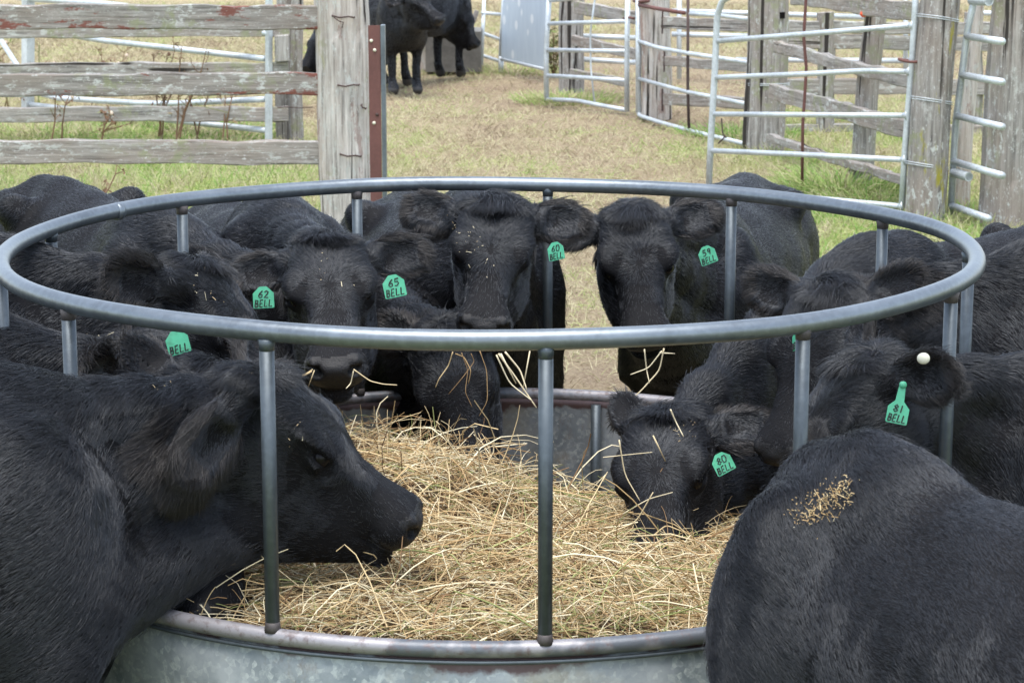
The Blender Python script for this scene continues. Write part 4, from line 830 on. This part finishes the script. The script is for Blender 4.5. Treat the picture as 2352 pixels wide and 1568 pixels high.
def ear_tag(root, px, py, Yd, rot, num, w_=.054, yaw=0., pitch=0., neck=.0, word='BELL'):
    c = at(px, py, Yd); zc = nrm(CAM - c); xr = nrm(np.cross([0, 0, 1.], zc)); yr = np.cross(zc, xr)
    ca, sa = math.cos(yaw), math.sin(yaw); x1 = xr * ca + zc * sa; z1 = zc * ca - xr * sa; cr_, sr = math.cos(rot), math.sin(rot); x2 = x1 * cr_ + yr * sr; y2 = -x1 * sr + yr * cr_
    y2, z1 = y2 * math.cos(pitch) + z1 * math.sin(pitch), z1 * math.cos(pitch) - y2 * math.sin(pitch)
    P = lambda a, b, d=0: c + x2 * a * w_ + y2 * b * w_ + z1 * d
    out = [(-.5, -.5), (-.44, -.54), (.44, -.54), (.5, -.5), (.5, .18), (.2, .48), (.14, .5 + neck / w_), (-.14, .5 + neck / w_), (-.2, .48), (-.5, .18)]
    n = len(out); mb = MB(); mb.add([P(a, b, -.0012 + .10 * w_ * a * a) for a, b in out] + [P(a, b, .0012 + .10 * w_ * a * a) for a, b in out], [tuple(range(n))[::-1], tuple(range(n, 2 * n))] + [(i, (i + 1) % n, n + (i + 1) % n, n + i) for i in range(n)])
    tg = mb.build('ear_tag', M_tag, root)
    b_ = P(0, .5 + neck / w_ - .05, .002)
    if neck > 0: MB().tube([b_ - z1 * .004, b_ + z1 * .002, b_ + z1 * .005], [.0075, .0075, .004], 14).build('tag_button', M_tag, tg, smooth=True)
    mb = MB(); k = 0
    def text(sx_, x0, y0, hh, cw):
        for i, ch in enumerate(sx_):
            for st in GL[ch]:
                pts = [P(x0 + i * cw + a * cw * 1.05 + b * .04, y0 + b * hh, .0022 + .10 * w_ * (x0 + i * cw) ** 2) for a, b in st]; mb.tube(pts, .0017 * w_ / .052, 5)
    if num: text(num, -.24, -.02, .32, .27)
    if word: text(word, -.42, -.46, .33, .22)
    if mb.n: mb.build('tag_writing', M_ink, tg)
    return tg
# --- the herd (P poll, M muzzle, forehead hint, withers, hip) measured off the photograph
def vec(*a): return np.array(a, float)
Cw = lambda P, M, nh, Wt, Hp, **k: Cow(at(*P), at(*M), nh, at(*Wt), at(*Hp), **k)
herd = []
def add(key, label, cow, **k):
    herd.append((key, label, cow, k))
add('A', 'black cow with head in profile facing right at front left, between two uprights', Cw((565, 862, -.72), (940, 1192, -.70), (.55, -.12, 1.), (-50, 868, -1.08), (-900, 900, -1.5), L=.46, size=1.02, seed=1, ears=dict(p=(.05, .62, -.80, 1.0), po=(.45, .85, .2), pb=.27, ps=(.015, .0), m=(-.4, 1, .2))), h=.0065, fur=95000)
add('I', 'black cow at bottom right seen from the shoulder, hay bits on its withers', Cw((1875, 1175, -1.0), (1830, 1420, -.90), (-.9, -.3, .5), (1965, 1032, -1.42), (2810, 1275, -2.05), L=.40, size=1.0, seed=2), fur=120000)
add('J', 'black cow mostly hidden behind the profile cow, grey tufted poll and lowered head', Cw((515, 852, -.58), (505, 1440, -.84), (.75, -.55, .25), (60, 925, -.70), (-900, 930, -1.0), L=.54, wu=1.0, size=.95, seed=3, ears=dict(p=(-.6, .7, -.3, .8), m=(-.5, .8, .2))))
add('B', 'black cow at left with wavy forelock, its tag half hidden under the hoop', Cw((308, 782, -.18), (560, 985, -.15), (.5, .1, 1.), (-120, 720, -.22), (-900, 720, -.4), L=.45, seed=4, ears=dict(p=(-.6, .9, -.2, 1.15), pb=.26, po=(.25, 1., .2), m=(-.2, 1, .25))), h=.009)
add('C', 'black cow at left with bowed head and thick curly poll, above the wavy forelock', Cw((445, 602, .18), (605, 880, .10), (.75, -.05, .75), (-60, 555, .22), (-900, 550, .35), L=.45, seed=5, ears=dict(p=(-.45, .95, -.45, 1.), pb=.24, po=(.25, .9, .3))), h=.009)
add('D', 'black cow at far left with high rump and long back, tag 62 beside its ear', Cw((612, 600, .80), (630, 800, .62), (.15, -.7, .6), (370, 490, 1.20), (105, 386, 2.02), L=.45, seed=6, ears=dict(p=(-.45, .9, .0), m=(-.1, 1., -.2))))
add('65', 'black cow wearing tag 65, chewing hay with head level with the hoop', Cw((752, 548, .62), (768, 850, .25), (.03, -.9, .55), (640, 462, 1.38), (490, 450, 2.25), L=.46, seed=7, ears=dict(p=(.15, 1., -.1, .88), m=(-.05, 1., .0, .88), po=(.5, 0, 1.), mo=(.6, 0, .8))), h=.008, fur=52000)
add('F', 'black cow with head plunged down into the hay between tags 65 and 60', Cw((1015, 748, .80), (1085, 1075, .62), (-.05, -.95, .25), (885, 640, 1.45), (745, 570, 2.4), L=.45, size=.95, seed=8, ears=dict(m=(-.9, .5, .1), p=(-.8, .5, -.4))))
add('60', 'black cow wearing tag 60, looking straight at the camera with spiky poll hair', Cw((1140, 462, .96), (1113, 742, .70), (-.02, -.9, .5), (1098, 452, 1.66), (955, 425, 2.5), L=.405, wu=1.25, size=1.1, seed=9, ears=dict(p=(-.12, 1., .0, .88), m=(-.05, 1., .05, .88), po=(.2, 0, 1.), mo=(.3, 0, 1.))), h=.008, fur=52000)
add('59', 'black cow wearing tag 59, facing the camera beyond the hoop, body angled right', Cw((1452, 482, 1.46), (1487, 790, 1.20), (.0, -.9, .5), (1600, 478, 2.05), (1718, 388, 2.95), L=.425, wu=1.24, size=1.03, seed=10, ears=dict(p=(-.0, 1., .05, .85), m=(-.2, 1., .0, .9), mo=(.3, 0, 1.))), h=.008, fur=52000)
add('80', 'black cow wearing tag 80, head lowered deep into the hay on the right', Cw((1535, 945, .34), (1500, 1262, .02), (-.30, -.75, .6), (2010, 560, 1.10), (2700, 455, 1.9), L=.48, seed=11, ears=dict(m=(-.2, 1., -.15), p=(-1., .4, .1, .8))), h=.008, fur=50000)
add('H', 'black cow at right with one ear upright inside the hoop and face turned left', Cw((1915, 655, .32), (1800, 1010, .18), (-.55, -.7, .5), (2440, 560, .34), (3100, 560, .6), L=.45, seed=12, ears=dict(m=(-.75, .75, .1), p=(-.1, 1., .1))), h=.009, fur=48000)
add('81', 'black cow wearing tag 81 at right, cream button in its ear, head bowed left', Cw((1995, 815, -.42), (1795, 1195, -.50), (-.85, -.2, .5), (2520, 815, -.30), (3200, 840, -.5), L=.43, seed=13, ears=dict(m=(-.4, .75, -.2), mo=(.2, .8, .3), p=(-.9, .6, .2))), h=.008, fur=52000)
objs = {}
for key, lab, cow, k in herd: objs[key] = (make_cow(lab, cow, **{**dict(fur=42000), **k}), cow)
def gp_(px, py): return ground(px, py)
bgg = 'cattle standing in the background yard'
def bgcow(lab, P, M, nh, base_W, base_H, size, seed, hgt=1.0):
    a_, b_ = ground(*base_W), ground(*base_H); a_ = a_ + [0, 0, hgt]; b_ = b_ + [0, 0, hgt * 1.01]
    cow = Cow(at(P[0], P[1], a_[1] + P[2]), at(M[0], M[1], a_[1] + M[2]), nh, a_, b_, L=.44, size=size, seed=seed); return make_cow(lab, cow, h=.018, fur=16000, group=bgg)
bgcow('background black cow standing behind the rusted post, head turned right', (935, -22, -.30), (985, 22, -.42), (.3, -.5, .8), (925, 214), (830, 190), .97, 21, .98)
bgcow('background black cow at the concrete trough, head down drinking', (1058, 10, -.02), (1078, 62, -.05), (.7, -.35, .6), (1025, 176), (925, 192), 1.0, 22, 1.04)
bgcow('background black cow almost wholly hidden behind the thick timber post', (742, 66, -.3), (708, 132, -.4), (-.6, -.4, .6), (775, 185), (795, 150), .7, 23, .62)
# --- tags
ear_tag(objs['65'][0], 905, 656, .36, .20, '65'); ear_tag(objs['60'][0], 1277, 576, .78, .20, '60', .046, .45)
ear_tag(objs['59'][0], 1625, 585, 1.2, .36, '59', .05, .3); ear_tag(objs['D'][0], 605, 682, .42, .03, '62', .052)
ear_tag(objs['B'][0], 408, 785, -.32, .24, '', .05, .2); ear_tag(objs['80'][0], 1660, 1062, .0, .50, '80', .048, .25)
ear_tag(objs['81'][0], 2062, 945, -.66, -.16, '81', .046, -.35, neck=.035); ear_tag(objs['H'][0], 1828, 780, .05, .2, '', .045, 1.3)
def button(root, px, py, Yd, m, r=.013):
    import bmesh; me = bpy.data.meshes.new('ear_button'); bm = bmesh.new(); bmesh.ops.create_uvsphere(bm, u_segments=14, v_segments=8, radius=r, matrix=Matrix.Diagonal((1, .55, .9, 1))); bm.to_mesh(me); bm.free(); me.materials.append(m); me.shade_smooth(); link('ear_button', me, root, loc=at(px, py, Yd))
button(objs['81'][0], 2121, 823, -.66, M_btn, .0135); button(objs['J'][0], 482, 861, -.62, M_tag, .010)
# ------------------------------------------------------------------ straw in mouths and on coats
def wisp(lines, lab, r=.0016, tn=.7):
    o0 = at(*lines[0][1], lines[0][0]); root = thing('hay_wisp', lab, 'hay wisp', tuple(o0), 'loose hay stalks hanging or lying over the feeder')
    for q in lines:
        Yd = q[0]; pts = [at(px, py, Yd + .01 * math.sin(i * 2.)) for i, (px, py) in enumerate(q[1:])]
        if len(pts) > 2:
            P = np.array(pts); t_ = np.linspace(0, len(P) - 1, len(P) * 4); P = np.stack([np.interp(t_, np.arange(len(P)), P[:, i]) for i in range(3)], -1); P[1:-1] = (P[:-2] + P[1:-1] * 2 + P[2:]) / 4; pts = P
        mb = MB().tube(pts, np.linspace(1.1, .7, len(pts)) * r * rng.uniform(.7, 1.2), 5); mb.t[-1][:] = np.clip(tn + rng.normal(0, .1), .2, .88); mb.build('stalk', M_hay, root, smooth=True)
    return root
wisp([(.12, (812, 848), (850, 875), (880, 882), (912, 884)), (.12, (718, 848), (700, 860), (683, 863)), (.12, (722, 850), (708, 888)), (.12, (812, 852), (806, 880), (795, 892)), (.12, (716, 852), (690, 868))], 'straws sticking out of the mouth of the cow with tag 65')
wisp([(.66, (1040, 808), (1030, 840), (1008, 870), (1000, 890)), (.66, (1060, 810), (1075, 850), (1068, 900), (1085, 935)), (.66, (1102, 806), (1118, 850), (1120, 920), (1098, 960)), (.66, (1082, 812), (1090, 830), (1060, 870), (1030, 905)), (.66, (1046, 812), (1066, 820), (1082, 850), (1076, 880))], 'tangled brown hay hanging below the hoop from the cow with tag 60', .0015, .45)
wisp([(.64, (1145, 812), (1180, 860), (1232, 936)), (.64, (1150, 812), (1185, 880)), (.64, (1160, 808), (1195, 850), (1210, 895)), (.64, (1217, 806), (1200, 900)), (.64, (1140, 815), (1170, 880), (1222, 920))], 'pale straw stalks dangling beside the front centre upright', .0022, .85)
wisp([(.95, (1525, 800), (1515, 850), (1470, 900), (1417, 943)), (.95, (1480, 802), (1485, 850), (1492, 880)), (.95, (1520, 806), (1490, 845), (1448, 860)), (.95, (1515, 810), (1550, 812))], 'long pale straw held in the mouth of the cow with tag 59', .0024, .85)
wisp([(-.72, (866, 1256), (900, 1275), (935, 1310))], 'single green grass blade at the lips of the profile cow', .0014, .88)
wisp([(.0, (1385, 1050), (1430, 1045), (1498, 1038)), (.0, (1500, 1000), (1528, 1058)), (.0, (1422, 1010), (1435, 1090), (1470, 1150)), (.02, (1540, 940), (1552, 968), (1570, 1002)), (.0, (1430, 1180), (1490, 1145), (1545, 1130)), (-.03, (1500, 1230), (1530, 1205), (1568, 1220)), (-.1, (1380, 1230), (1460, 1200), (1500, 1130))], 'loose stalks lying over the head of the cow with tag 80', .0016, .72)
def scraps(key, pts, lab, n=14, sp=14, tn=.85):
    root, cow = objs[key]; mb = MB()
    for px, py in pts:
        for q in range(n):
            x_, y_ = px + rng.normal(0, sp), py + rng.normal(0, sp * .7); r = ray(x_, y_); tt = np.linspace(2.2, 8.5, 900); P = CAM + r * tt[:, None]; d = cow.F(P); i = np.argmax(d < .008)
            if d[i] >= .008: continue
            p = P[i]; dv = rng.normal(0, 1, 3) * rng.choice([.0008, .0015, .004], p=[.45, .35, .2]); mb.tube([p, p + dv + [0, 0, .0004], p + dv * 1.8], rng.uniform(.0004, .0008), 4); mb.t[-1][:] = np.clip(tn + rng.normal(0, .12), .3, .88)
    if mb.n: tag(mb.build('hay_scraps', M_hay, None), lab, 'hay scraps', 'hay bits lying on the coats', kind='stuff')
scraps('I', [(1930, 1125), (1905, 1145), (1880, 1160), (1850, 1185)], 'hay bits on the withers of the bottom right cow', 75, 21, .5)
scraps('60', [(1075, 540), (1100, 560), (1120, 600), (1055, 520)], 'hay flecks on the forehead of the cow with tag 60', 7, 18)
scraps('59', [(1460, 475), (1440, 478)], 'hay wisps on the poll of the cow with tag 59', 8, 18, .6)
scraps('65', [(755, 575), (760, 640)], 'hay flecks on the face of the cow with tag 65', 5, 22, .7)
scraps('A', [(385, 900), (680, 1000), (560, 870)], 'hay flecks along the neck and brow of the profile cow', 6, 20, .75)
scraps('B', [(250, 760), (370, 830)], 'hay flecks on the cow with the wavy forelock', 5, 25)
scraps('C', [(500, 690), (460, 640)], 'hay flecks on the cow with curly poll', 6, 25)
scraps('80', [(1560, 1000), (1580, 985)], 'hay crumbs on the nape of the cow with tag 80', 8, 18, .6)
for key, (root, cow) in objs.items():
    p = pix(np.array([cow.P, cow.hw(1, 0, 0), cow.W])); print(key, p[:, :2].round().tolist(), cow.P.round(2), cow.W.round(2))
print('script time', time.time() - T0)
